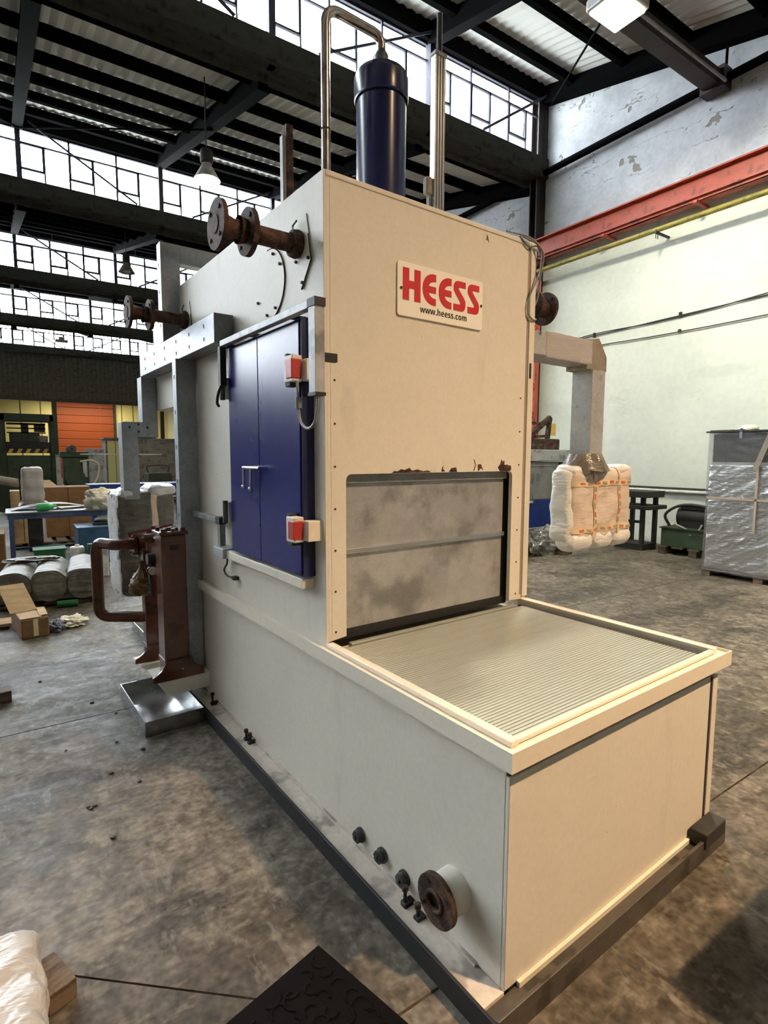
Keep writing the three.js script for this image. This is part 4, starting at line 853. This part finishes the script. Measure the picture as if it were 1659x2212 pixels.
crumple('rag', 'crumpled cream cotton rag on the concrete beside the carton', 'rag', [-0.66, 0, -4.62], 0.13, 0.05, 0.14, M.cloth, 3, 0.5);
crumple('rag', 'grey blue crumpled rag between the carton and the cream rag', 'rag', [-0.775, 0, -4.52], 0.06, 0.06, 0.1, M.clothBlue, 8, 0.4);
{ // three wrapped coils on a pallet
  const t = thing('coil_pallet', 'three big coils shrink wrapped in dirty clear film on a pallet', 'pallet load', [-0.75, 0, -5.9], undefined, R(-6));
  for (const [x, r] of [[-1.02, 0.145], [-0.72, 0.145], [-0.42, 0.145]]) add('coil', [disc([x, 0.205, -5.75], 'z', r, 0.75, 40)], M.wrapBrown, t);
  add('film', [(() => { const s = new THREE.Shape(); s.moveTo(-1.2, 0.07); s.lineTo(-1.2, 0.25); for (const x of [-1.02, -0.72, -0.42]) s.bezierCurveTo(x - 0.15, 0.35, x - 0.09, 0.37, x, 0.368), s.bezierCurveTo(x + 0.1, 0.365, x + 0.12, 0.31, x + 0.15, 0.29); s.lineTo(-0.24, 0.07); s.closePath(); return lumpy(new THREE.ExtrudeGeometry(s, { depth: 0.9, steps: 16, bevelEnabled: false, curveSegments: 14 }), 0.008, 9).translate(0, 0, -6.3); })()], M.filmDirty, t);
  for (const z of [-6.2, -5.85, -5.5]) add('bearer', bx(-1.2, -0.24, 0, 0.03, z - 0.04, z + 0.04), M.wood, t);
  for (const x of [-1.15, -0.95, -0.72, -0.5, -0.29]) add('deck_board', bx(x - 0.05, x + 0.05, 0.03, 0.052, -6.3, -5.4), M.wood, t);
  crumple('film_scrap', 'rumpled dirty sheet of film on top of the wrapped coils', 'plastic sheet', [-0.9, 0.372, -6.05], 0.26, 0.03, 0.1, M.wrapBrown, 5, 0.35);
  const b = thing('green_tin', 'dark green tin lying on the floor under the coil pallet', 'tin', [-0.62, 0, -5.32]);
  add('can', [rod([-0.72, 0.035, -5.32], [-0.55, 0.035, -5.3], 0.035, 18)], M.greenDeep, b); add('lid', rod([-0.55, 0.035, -5.3], [-0.54, 0.035, -5.3], 0.037, 18), M.greenDeep, b);
}
{ // blue workbench with its load
  const t = thing('work_bench', 'blue steel work bench with open legs behind the wrapped coils', 'bench', [-0.4, 0, -8.3]);
  add('top', bx(-1.12, 0.36, 0.71, 0.735, -8.75, -7.95, 0.004), M.zincDull, t);
  add('apron', [bx(-1.1, 0.34, 0.645, 0.71, -7.99, -7.96), bx(-1.1, 0.34, 0.645, 0.71, -8.73, -8.7), bx(-1.1, -1.07, 0.645, 0.71, -8.7, -7.99), bx(0.31, 0.34, 0.645, 0.71, -8.7, -7.99)], M.blueBench, t);
  for (const [x, z] of [[-1.06, -8.0], [-1.06, -8.7], [0.29, -8.0], [0.29, -8.7]]) add('leg', bx(x - 0.03, x + 0.03, 0, 0.65, z - 0.03, z + 0.03, 0.004), M.blueBench, t);
  add('stretcher', [bx(-1.06, 0.29, 0.12, 0.16, -8.72, -8.68), bx(-1.075, -1.045, 0.12, 0.16, -8.7, -8.0)], M.blueBench, t);
  const r = thing('rolled_sheet', 'curled grey sheet lying along the blue work bench', 'sheet', [-0.6, 0.735, -8.3], undefined, R(4));
  const pr = []; for (let k = 0; k <= 12; k++) { const x = -1.06 + k * 0.08; pr.push([x, 0.74 + 0.075 * Math.sin(Math.min(1, k / 8) * 1.9) * (k < 9 ? 1 : (12.5 - k) / 4)]); }
  add('sheet', prism([...pr, ...pr.slice().reverse().map(([x, y]) => [x, y - 0.006])], 0.36).translate(0, 0, -8.62), M.sheetGrey, r);
  const b = thing('green_bottle', 'green plastic bottle lying on the bench in front of the sheet', 'bottle', [-0.6, 0.735, -8.03]);
  add('bottle', lathe([[0.001, -0.11], [0.05, -0.11], [0.056, -0.1], [0.056, 0.02], [0.045, 0.06], [0.018, 0.1], [0.016, 0.13], [0.001, 0.13]], [0, 0, 0], 22).rotateZ(-Math.PI / 2 + 0.06).translate(-0.65, 0.793, -8.03), M.greenBottle, b);
  add('spout', rod([-0.52, 0.78, -8.03], [-0.45, 0.75, -8.02], 0.012, 10), M.greenDeep, b);
  crumple('cloth_heap', 'big heap of crumpled cream cloth at the bench end', 'cloth', [0.07, 0.735, -8.15], 0.24, 0.2, 0.18, M.cloth, 12, 0.2);
}
{
  const t = thing('blue_tank', 'blue steel tank on the floor in front of the bench end', 'tank', [0.0, 0, -7.4]);
  add('shell', bx(-0.34, 0.3, 0.07, 0.55, -7.75, -7.25, 0.008), M.blueTank, t); add('rim', bx(-0.355, 0.315, 0.545, 0.565, -7.77, -7.235, 0.004), M.blueTank, t);
  for (const x of [-0.3, 0.22]) add('foot', bx(x, x + 0.06, 0, 0.075, -7.72, -7.28), M.black, t);
  const l = thing('tool_tray', 'dark low tray of scrap parts resting on the blue tank', 'tray', [-0.03, 0.565, -7.45]);
  add('tray', bx(-0.14, 0.1, 0.565, 0.6, -7.55, -7.38, 0.004), M.dark, l); add('lump', lumpy(new THREE.SphereGeometry(0.08, 18, 12).scale(1.2, 0.5, 0.8), 0.02, 10).translate(-0.04, 0.62, -7.46), M.greenDark, l);
  const p = thing('pink_block', 'small dusty pink block on the right end of the blue tank', 'block', [0.2, 0.565, -7.4]);
  add('block', bx(0.14, 0.27, 0.565, 0.63, -7.5, -7.33, 0.01), M.tan, p);
  const wj = [-0.28, -0.02];
  wj.forEach((x, i) => { const c = thing('white_canister', i ? 'white plastic canister behind the coils beside the blue tank' : 'white plastic canister behind the coils, nearer the green jar', 'canister', [x - 0.12, 0, -6.7]); add('body', bx(x - 0.2, x - 0.05, 0, 0.4, -6.78, -6.64, 0.02), M.white, c); add('cap', disc([x - 0.125, 0.41, -6.71], 'y', 0.025, 0.025, 14), M.white, c); });
  const g = thing('green_jar', 'green glass jar standing between the two white canisters', 'jar', [-0.255, 0, -6.6]);
  add('jar', lathe([[0.001, 0], [0.05, 0], [0.055, 0.02], [0.055, 0.32], [0.035, 0.38], [0.03, 0.42]], [-0.27, 0, -6.6], 20), M.greenDeep, g); add('lid', disc([-0.27, 0.425, -6.6], 'y', 0.036, 0.02, 16), M.greenDeep, g);
  const gc = thing('green_crate', 'dark green plastic crate standing between the bench and the coils', 'crate', [-0.7, 0, -7.0]);
  add('shell', bx(-0.85, -0.52, 0, 0.36, -7.1, -6.85, 0.02), M.greenDeep, gc); add('rim', bx(-0.86, -0.51, 0.35, 0.37, -7.11, -6.84), M.greenDeep, gc);
}
{ // cartons and covered chair behind the bench
  const box = (label, x0, x1, y0, y1, z0, z1, mat, flaps) => {
    const t = thing('cardboard_box', label, 'box', [(x0 + x1) / 2, y0, (z0 + z1) / 2]);
    add('body', bx(x0, x1, y0, y1, z0, z1, 0.01), mat, t);
    if (flaps) add('flap', [bar([x0 + 0.12, y1, z0 + 0.05], [x0 + 0.02, y1 + 0.1, z0 - 0.12], 0.25, 0.006)], M.cardLight, t);
    add('seam', bx((x0 + x1) / 2 - 0.004, (x0 + x1) / 2 + 0.004, y0 + 0.02, y1 - 0.02, z1 - 0.001, z1 + 0.003), M.dark, t);
  };
  box('large open brown cardboard box behind the blue bench', -0.55, 0.17, 0.048, 0.94, -11.1, -10.5, M.card, true);
  box('pale cardboard box standing left of the bagged seat', -1.06, -0.72, 0.048, 0.92, -10.4, -9.9, M.cardLight, false);
  box('brown cardboard box on the floor at the left edge past the bench', -1.62, -1.13, 0.0, 0.6, -7.3, -6.8, M.card, false);
  const pal = thing('wood_pallet', 'wooden pallet under the cardboard boxes behind the bench', 'pallet', [-0.4, 0, -10.5]);
  for (const z of [-11.0, -10.6, -10.1]) add('bearer', bx(-1.1, 0.2, 0, 0.025, z - 0.05, z + 0.05), M.wood, pal);
  for (let k = 0; k < 6; k++) add('deck_board', bx(-1.08 + k * 0.22, -0.93 + k * 0.22, 0.025, 0.048, -11.1, -9.9), M.wood, pal);
  const c = thing('bagged_seat', 'machine seat covered with a grey plastic bag behind the bench', 'seat', [-0.72, 0, -9.4]);
  add('back_cover', lumpy(dense(-0.9, -0.6, 0.74, 1.32, -9.5, -9.3, 0.06, 14), 0.014, 7), M.armWrap, c);
  add('seat_cover', lumpy(dense(-0.96, -0.54, 0.6, 0.78, -9.55, -9.1, 0.06, 12), 0.02, 7), M.wrapBrown, c);
  add('rim', tube([[-0.92, 0.8, -9.42], [-0.92, 1.2, -9.42], [-0.88, 1.34, -9.42], [-0.75, 1.36, -9.42]], 0.012, 24, 6), M.black, c);
  add('base', bx(-0.85, -0.65, 0, 0.62, -9.4, -9.25, 0.01), M.dark, c);
  const f = thing('foam_roll', 'dusty rolled blanket sloping over the pale box at the left', 'roll', [-1.2, 0.9, -10.1]);
  add('roll', lumpy(bar([-1.55, 1.18, -10.15], [-0.76, 1.01, -10.1], 0.07, 0.07, 14), 0.02, 6), M.tan, f);
}
{ // long blue table further back
  const t = thing('blue_table', 'long blue steel table in front of the yellowish cabinets', 'table', [1.1, 0, -12.2]);
  add('top', bx(0.3, 2.3, 0.8, 0.9, -12.6, -12.0, 0.006), M.blueDeep, t);
  for (const x of [0.4, 1.2, 2.2]) for (const z of [-12.1, -12.5]) add('leg', bx(x - 0.04, x + 0.04, 0, 0.81, z - 0.04, z + 0.04), M.blueDeep, t);
  add('shelf', bx(0.36, 2.24, 0.55, 0.58, -12.55, -12.05), M.dark, t);
}
{ // green press far back
  const t = thing('green_press', 'tall dark green press with yellow and black striped bar far back', 'press', [-0.6, 0, -17.3]);
  add('column', bx(-1.32, -1.08, 0, 2.6, -17.7, -17.0, 0.01), M.greenDark, t);
  add('column', bx(-0.06, 0.04, 0, 2.6, -17.7, -17.0, 0.01), M.greenDark, t);
  add('crown', bx(-1.32, 0.04, 2.42, 2.62, -17.7, -17.0, 0.01), M.greenDark, t);
  add('lower_frame', bx(-1.08, -0.06, 0, 1.5, -17.6, -17.05, 0.01), M.greenMachine, t);
  add('bed', bx(-1.08, -0.06, 1.68, 1.86, -17.7, -17.05, 0.01), M.dark, t);
  add('ram', [bx(-1.0, -0.3, 1.86, 2.1, -17.5, -17.1, 0.02)], M.greenDark, t);
  add('tool_head', lumpy(dense(-0.4, -0.1, 1.86, 2.04, -17.45, -17.1, 0.03, 6), 0.02, 5), M.tan, t);
  add('guide_bar', [bx(-1.05, -0.15, 2.1, 2.13, -17.3, -17.2), bx(-1.05, -0.15, 2.22, 2.25, -17.3, -17.2), bx(-1.05, -0.15, 2.33, 2.38, -17.3, -17.2), bx(-0.72, -0.55, 2.1, 2.36, -17.35, -17.2), bx(-0.42, -0.16, 2.14, 2.36, -17.35, -17.2)], M.dark, t);
  const sb = add('stripe_bar', bx(-1.08, -0.06, 1.56, 1.68, -17.1, -17.03), M.black, t, 'yellow and black striped bar');
  for (let k = 0; k < 5; k++) { const x = -1.06 + k * 0.2; add('stripe', prism([[x, 1.565], [x + 0.09, 1.565], [x + 0.15, 1.675], [x + 0.06, 1.675]], 0.004).translate(0, 0, -17.03), M.yellow, sb); }
}
{ // green lathe head
  const t = thing('green_lathe', 'green machine tool with a round spindle in front of the orange door', 'machine', [0.35, 0, -15.2]);
  add('bed', bx(0.05, 0.72, 0, 0.75, -15.6, -15.0, 0.02), M.greenDark, t);
  add('column', bx(0.08, 0.66, 0.75, 1.45, -15.5, -15.05, 0.03), M.greenMachine, t);
  add('head', [bx(0.02, 0.66, 1.45, 1.6, -15.55, -15.0, 0.03), disc([0.28, 1.66, -15.2], 'z', 0.1, 0.5, 22)], M.greenMachine, t);
  add('spindle', [disc([0.28, 1.66, -14.95], 'z', 0.07, 0.04, 22)], M.zincDull, t); add('spindle_bore', disc([0.28, 1.66, -14.925], 'z', 0.045, 0.01, 18), M.black, t);
  add('chuck_guard', [disc([0.32, 0.95, -15.0], 'z', 0.22, 0.16, 26)], M.greenMachine, t); add('chip_tray', bx(0.1, 0.75, 0.55, 0.7, -15.1, -14.85, 0.02), M.black, t);
  add('coolant_hose', tube([[0.45, 1.35, -15.0], [0.7, 1.38, -14.95], [0.86, 1.25, -14.95], [0.82, 0.95, -14.95], [0.7, 0.72, -14.95]], 0.022, 40, 8), M.cloth, t);
  add('shiny_cover', bx(0.5, 0.6, 0.95, 1.35, -15.0, -14.98, 0.005), M.chrome, t);
  add('upright', bx(-0.08, 0.01, 0.55, 1.52, -15.0, -14.9, 0.01), M.lightGrey, t);
  const w = thing('control_cabinet', 'pale grey switch cabinet standing right of the green machine tool', 'cabinet', [0.9, 0, -15.8]);
  add('body', bx(0.68, 1.1, 0.2, 1.68, -16.2, -15.7, 0.01), M.lightGrey, w); add('door', bx(0.7, 1.08, 0.5, 1.65, -15.7, -15.69), M.lightGrey, w); add('plinth', bx(0.7, 1.08, 0, 0.2, -16.15, -15.75), M.dark, w);
  const pp = thing('air_pipe', 'thin pale pipe running level from the green machine tool', 'pipe', [0.4, 1.52, -14.9]);
  add('run', rod([0.45, 1.53, -14.9], [2.4, 1.53, -14.9], 0.016, 8), M.white, pp);
}
{ // yellowish cabinets
  const t = thing('tool_cabinet', 'tall yellowish grey steel cabinet row before the far wall', 'cabinet', [2.3, 0, -18.3]);
  add('body', bx(1.45, 3.6, 0.05, 2.0, -18.9, -18.1, 0.01), M.tan, t); add('top', bx(1.4, 3.65, 2.0, 2.05, -18.95, -18.05), M.grey, t);
  for (const x of [1.5, 1.74]) add('door', bx(x, x + 0.22, 0.15, 1.95, -18.1, -18.08, 0.005), M.yellowWall, t);
  add('door', bx(2.05, 2.8, 0.15, 1.95, -18.1, -18.085), M.tan, t); add('door', bx(2.83, 3.55, 0.15, 1.95, -18.1, -18.085), M.tan, t);
  add('plinth', bx(1.5, 3.55, 0, 0.05, -18.85, -18.15), M.black, t);
  const g = thing('green_cart', 'small dark green trolley standing by the yellowish cabinets', 'trolley', [2.6, 0, -16.5]);
  add('body', bx(2.3, 2.95, 0.25, 1.0, -16.8, -16.2, 0.02), M.greenDark, g); add('handle', tube([[2.35, 1.0, -16.5], [2.35, 1.2, -16.5], [2.9, 1.2, -16.5], [2.9, 1.0, -16.5]], 0.02, 24, 8), M.greenDark, g);
  for (const x of [2.4, 2.85]) for (const z of [-16.7, -16.3]) add('wheel', disc([x, 0.12, z], 'z', 0.12, 0.04, 16), M.black, g);
  const o = thing('rust_rack', 'dark rusty rack of bars behind the press frame', 'rack', [3.4, 0, -22]);
  add('frame', [bx(2.9, 3.0, 0, 2.6, -22, -21.9), bx(3.6, 3.7, 0, 2.6, -22, -21.9), bx(2.9, 3.7, 2.5, 2.6, -22, -21.9)], M.rust, o); add('shelf', bx(2.9, 3.7, 1.6, 1.7, -22.2, -21.7), M.rust, o); add('load', bx(2.95, 3.65, 1.7, 2.3, -22.1, -21.8, 0.05), M.rust, o);
}
// ================================================================ THINGS ON THE FLOOR, RIGHT
{
  const t = thing('wash_cabinet', 'grey and blue machine cabinet standing behind the wrapped console', 'machine', [6.1, 0, -5.3]);
  add('lid', bx(4.9, 6.55, 1.44, 1.62, -5.74, -4.88, 0.01), M.lightGrey, t);
  add('body', bx(4.9, 6.55, 0.84, 1.43, -5.72, -4.9, 0.008), M.grey, t);
  add('base_cabinet', bx(4.9, 6.5, 0.4, 0.838, -5.75, -4.9, 0.008), M.blueDeep, t);
  add('name_plate', bx(5.55, 5.72, 0.79, 0.83, -4.9, -4.895), M.white, t);
  add('latch', bx(6.3, 6.34, 1.38, 1.42, -4.9, -4.87), M.black, t);
  add('seam', bx(4.9, 6.55, 1.35, 1.357, -4.9, -4.898), M.dark, t);
  add('subframe', bx(4.9, 6.5, 0.3, 0.4, -5.75, -4.85, 0.005), M.grey, t);
  for (const x of [5.0, 5.75, 6.4]) for (const z of [-4.95, -5.65]) add('leg', bx(x - 0.04, x + 0.04, 0, 0.3, z - 0.04, z + 0.04), M.lightGrey, t);
  crumple('film_sheet', 'loose grey plastic sheet hanging below the blue base cabinet', 'plastic sheet', [5.75, 0.0, -4.7], 0.42, 0.28, 0.14, M.film, 17, 0.3);
  const w = thing('wood_chock', 'small wooden chock on the floor below the grey machine cabinet', 'block', [6.05, 0, -4.55]);
  add('block', bx(5.93, 6.17, 0, 0.09, -4.62, -4.48, 0.006), M.wood, w);
  const s = thing('scrap_clamp', 'rusty clamp frame with a yellow tag on the grey cabinet', 'clamp', [6.2, 1.62, -5.2]);
  add('base', bx(6.0, 6.5, 1.62, 1.8, -5.3, -5.05, 0.02), M.rust, s);
  add('arm', [bar([5.9, 1.85, -5.15], [6.35, 2.15, -5.15], 0.07), bar([6.35, 2.15, -5.15], [6.3, 1.8, -5.15], 0.06), bar([5.5, 2.05, -5.15], [6.3, 2.04, -5.15], 0.04), bar([5.6, 1.8, -5.15], [6.3, 1.85, -5.15], 0.04), bar([5.6, 1.98, -5.1], [5.95, 1.72, -5.05], 0.03)], M.rust, s);
  add('tag', bx(6.33, 6.44, 1.85, 2.05, -5.1, -5.095), M.yellow, s);
  const g = thing('green_motor', 'small green motor block on the grey cabinet lid', 'motor', [5.68, 1.62, -5.6]);
  add('case', bx(5.5, 5.85, 1.62, 1.79, -5.72, -5.46, 0.03), M.greenMachine, g); add('fin', [0, 1, 2, 3].map((k) => bx(5.54 + k * 0.08, 5.57 + k * 0.08, 1.78, 1.82, -5.7, -5.48)), M.greenMachine, g);
  const p = thing('pipe_valve', 'grey pipe bracket with small cylinder beside the orange crane post', 'valve', [5.9, 1.62, -5.42]);
  add('stem', [rod([5.95, 1.62, -5.42], [5.95, 2.3, -5.42], 0.02, 8), rod([5.75, 2.28, -5.42], [6.15, 2.28, -5.42], 0.03, 10)], M.grey, p); add('cylinder', rod([6.12, 2.05, -5.42], [6.12, 2.3, -5.42], 0.05, 14), M.lightGrey, p);
}
{ // orange lattice jib column
  const t = thing('jib_crane_post', 'orange lattice crane post standing against the right wall', 'crane post', [6.6, 0, -5.95]);
  for (const [x, z] of [[6.2, -5.85], [6.75, -5.85], [6.2, -6.25], [6.75, -6.25]]) add('chord', bx(x - 0.05, x + 0.05, 0, 4.55, z - 0.05, z + 0.05), M.orange, t);
  add('lower_plate', bx(6.15, 6.8, 0, 2.0, -5.8, -5.78), M.orange, t);
  for (let k = 0; k < 5; k++) { const y = 2.0 + k * 0.5; add('lacing', bar([6.2, y, -5.83], [6.75, y + 0.25, -5.83], 0.05, 0.02), M.orange, t); add('lacing', bar([6.75, y + 0.25, -5.83], [6.2, y + 0.5, -5.83], 0.05, 0.02), M.orange, t); }
}
{
  const t = thing('steel_rack', 'dark empty steel rack with two shelves against the right wall', 'rack', [7.6, 0, -4.2]);
  const x0 = 7.42, x1 = 7.78;
  for (const z of [-4.5, -4.1]) for (const x of [x0, x1]) add('leg', bx(x - 0.03, x + 0.03, 0, 0.92, z - 0.03, z + 0.03), M.dark, t);
  add('top', bx(x0 - 0.1, x1 + 0.05, 0.86, 0.96, -4.62, -3.98, 0.006), M.dark, t); add('shelf', bx(x0 - 0.12, x1 + 0.05, 0.67, 0.73, -4.6, -3.93, 0.006), M.dark, t);
  add('stretcher', [bx(x0 - 0.02, x0 + 0.02, 0.44, 0.48, -4.5, -4.1), bar([x0, 0.38, -4.5], [x0, 0.48, -4.1], 0.03)], M.dark, t);
  add('base', bx(x0 - 0.05, x1, 0, 0.1, -4.55, -4.05), M.dark, t);
}
{
  const t = thing('hydraulic_pump', 'green hydraulic power pack with black motor and loose hoses', 'pump', [7.7, 0.12, -3.4]);
  add('tank', bx(7.45, 8.15, 0.12, 0.4, -3.8, -2.75, 0.01), M.greenMachine, t); add('top_plate', bx(7.43, 8.17, 0.4, 0.42, -3.82, -2.73), M.greenDark, t);
  add('motor', [rod([7.75, 0.58, -3.65], [7.75, 0.58, -3.2], 0.16, 24), bx(7.6, 7.9, 0.42, 0.55, -3.6, -3.25)], M.black, t); add('terminal_box', bx(7.62, 7.86, 0.7, 0.76, -3.6, -3.25, 0.01), M.dark, t);
  add('pump_body', rod([7.75, 0.55, -3.2], [7.75, 0.55, -2.95], 0.1, 18), M.dark, t);
  add('hose', tube([[7.6, 0.43, -3.75], [7.55, 0.6, -3.8], [7.6, 0.74, -3.65], [7.6, 0.78, -3.4], [7.6, 0.72, -3.1], [7.6, 0.5, -2.95], [7.6, 0.44, -3.1]], 0.022, 60, 8), M.dark, t);
  add('hose', tube([[7.5, 0.48, -3.62], [7.48, 0.4, -3.4], [7.46, 0.33, -3.35], [7.48, 0.4, -3.25], [7.5, 0.5, -3.2]], 0.014, 40, 8), M.lightGrey, t);
  add('hose', tube([[7.55, 0.43, -2.9], [7.5, 0.6, -2.85], [7.6, 0.72, -2.8], [7.75, 0.6, -2.78], [7.8, 0.43, -2.85]], 0.03, 40, 8), M.black, t);
  const p = thing('wood_pallet', 'wooden pallet under the green hydraulic power pack', 'pallet', [7.75, 0, -3.3]);
  for (let k = 0; k < 5; k++) add('deck_board', bx(7.4, 8.2, 0.1, 0.12, -3.85 + k * 0.25, -3.68 + k * 0.25), M.wood, p);
  for (const z of [-3.75, -3.27, -2.78]) add('bearer', bx(7.4, 8.2, 0.0, 0.1, z - 0.06, z + 0.06), M.wood, p);
}
{ // film wrapped crate at the right edge
  const t = thing('wrapped_crate', 'tall crate wrapped in shiny creased plastic film at the right edge', 'crate', [6.8, 0, -2.0]);
  const x0 = 6.3, x1 = 7.3, z0 = -2.6, z1 = -1.2;
  for (const z of [-2.55, -1.95, -1.35]) add('bearer', bx(x0 + 0.02, x1 - 0.02, 0, 0.07, z - 0.05, z + 0.05), M.wood, t);
  add('board', bx(x0 + 0.04, x1 - 0.04, 0.07, 1.45, z0 + 0.04, z1 - 0.04), M.lightGrey, t);
  add('upper_board', bx(x0 + 0.04, x1 - 0.04, 1.45, 1.8, z0 + 0.04, z1 - 0.04), M.dark, t);
  add('film', crease(dense(x0, x1, 0.06, 1.82, z0, z1, 0.02, 90), 0.009, 6, 1.6, 0.4), M.filmClear, t);
  add('inner_film', crease(dense(x0 + 0.02, x1 - 0.02, 0.1, 1.42, z0 + 0.02, z1 - 0.02, 0.02, 90), 0.011, 4.2, 1.3, -0.6, 5), M.filmCrate, t);
  add('tape', [bx(x0 - 0.02, x0 - 0.014, 0.6, 1.4, -2.03, -2.005), bx(x0 - 0.02, x0 - 0.014, 0.99, 1.015, -2.58, -1.3)], M.tapeDull, t);
  add('strap', [bar([x0 - 0.015, 1.8, -1.9], [x0 - 0.015, 1.35, -2.05], 0.012, 0.06)], M.tan, t);
  add('edge_board', bx(x0 - 0.02, x1 + 0.02, 1.815, 1.835, z0 - 0.03, z1, 0.003), M.dark, t);
  const h = thing('work_hat', 'faded yellow cap with a dark strap lying on the wrapped crate', 'cap', [6.5, 1.835, -2.25]);
  add('crown', lumpy(new THREE.SphereGeometry(0.1, 20, 12, 0, 6.283, 0, 1.571).scale(1, 0.7, 1.1), 0.01, 9).translate(6.42, 1.84, -2.2), M.cloth, h);
  add('strap', [bx(6.28, 6.3, 1.74, 1.86, -2.24, -2.21), bx(6.28, 6.4, 1.838, 1.848, -2.27, -2.2)], M.clothBlue, h);
  const pl = thing('plywood_sheet', 'thin plywood offcut lying on top of the wrapped crate', 'board', [6.7, 1.836, -1.9]);
  add('sheet', bx(6.28, 7.1, 1.836, 1.846, -2.58, -2.32), M.wood, pl);
}
{ // unseen stand-in crate, added outside the frame to shade the lower right floor
  const t = thing('added_shade_crate', 'low wooden stand-in crate added outside the picture to shade the floor by the press', 'crate', [0.98, 0, 0.88]);
  for (let k = 0; k < 4; k++) { add('board', bx(0.62, 1.5, 0.02 + k * 0.14, 0.15 + k * 0.14, 0.5, 0.52), M.wood, t); add('board', bx(0.62, 1.5, 0.02 + k * 0.14, 0.15 + k * 0.14, 1.3, 1.32), M.wood, t); add('board', bx(0.62, 0.64, 0.02 + k * 0.14, 0.15 + k * 0.14, 0.52, 1.3), M.wood, t); add('board', bx(1.48, 1.5, 0.02 + k * 0.14, 0.15 + k * 0.14, 0.52, 1.3), M.wood, t); }
  add('lid', bx(0.6, 1.52, 0.57, 0.59, 0.48, 1.34), M.wood, t); add('floor_board', bx(0.64, 1.48, 0, 0.02, 0.52, 1.3), M.wood, t);
}
{ // scraps of debris on the concrete
  seed = 23;
  const chipLabels = ['left chip of the three dark chips lying close together on the concrete', 'middle chip of the three dark chips lying close together on the concrete', 'right chip of the three dark chips lying close together on the concrete', 'single dark chip on the concrete a little beyond the cluster of three',
    'dark chip on the concrete nearest the front corner of the steel drip tray', 'dark chip lying by the floor joint left of the steel drip tray', 'dark chip just past the floor joint left of the brown filter unit', 'dark chip on the concrete between the cluster of three and the press base', 'dark chip on the concrete nearest the diagonal saw cut',
    'dark chip on the bright floor in front of the cardboard carton', 'dark chip on the floor before the front channel of the press', 'dark chip on the floor right of the black end block', 'dark chip midway between the drip tray and the cluster of three', 'dark chip at the left, between the wooden block and the cluster of three'];
  const cg = lumpy(new THREE.IcosahedronGeometry(0.012, 1).scale(1, 0.4, 0.7), 0.003, 60);
  [[-0.84, -1.62], [-0.83, -1.6], [-0.815, -1.615], [-0.72, -1.85], [-0.55, -2.0], [-0.6, -2.52], [-0.7, -2.75], [-0.62, -1.7], [-0.78, -1.35], [-0.95, -3.3], [0.45, -0.02], [1.75, 0.0], [-0.65, -2.15], [-0.88, -2.2]].forEach(([x, z], i) => {
    const m = new THREE.Mesh(cg, M.black); m.name = numbered('debris_chip'); m.position.set(x, 0.004, z); m.rotation.y = rnd() * 6.28; m.scale.setScalar(0.6 + rnd() * 0.7);
    m.userData = ud(chipLabels[i], 'debris', 'chips of debris on the floor'); scene.add(m);
  });
}
scene.traverse((o) => { if (o.isMesh) { o.castShadow = true; o.receiveShadow = true; } });
renderer.render(scene, camera);
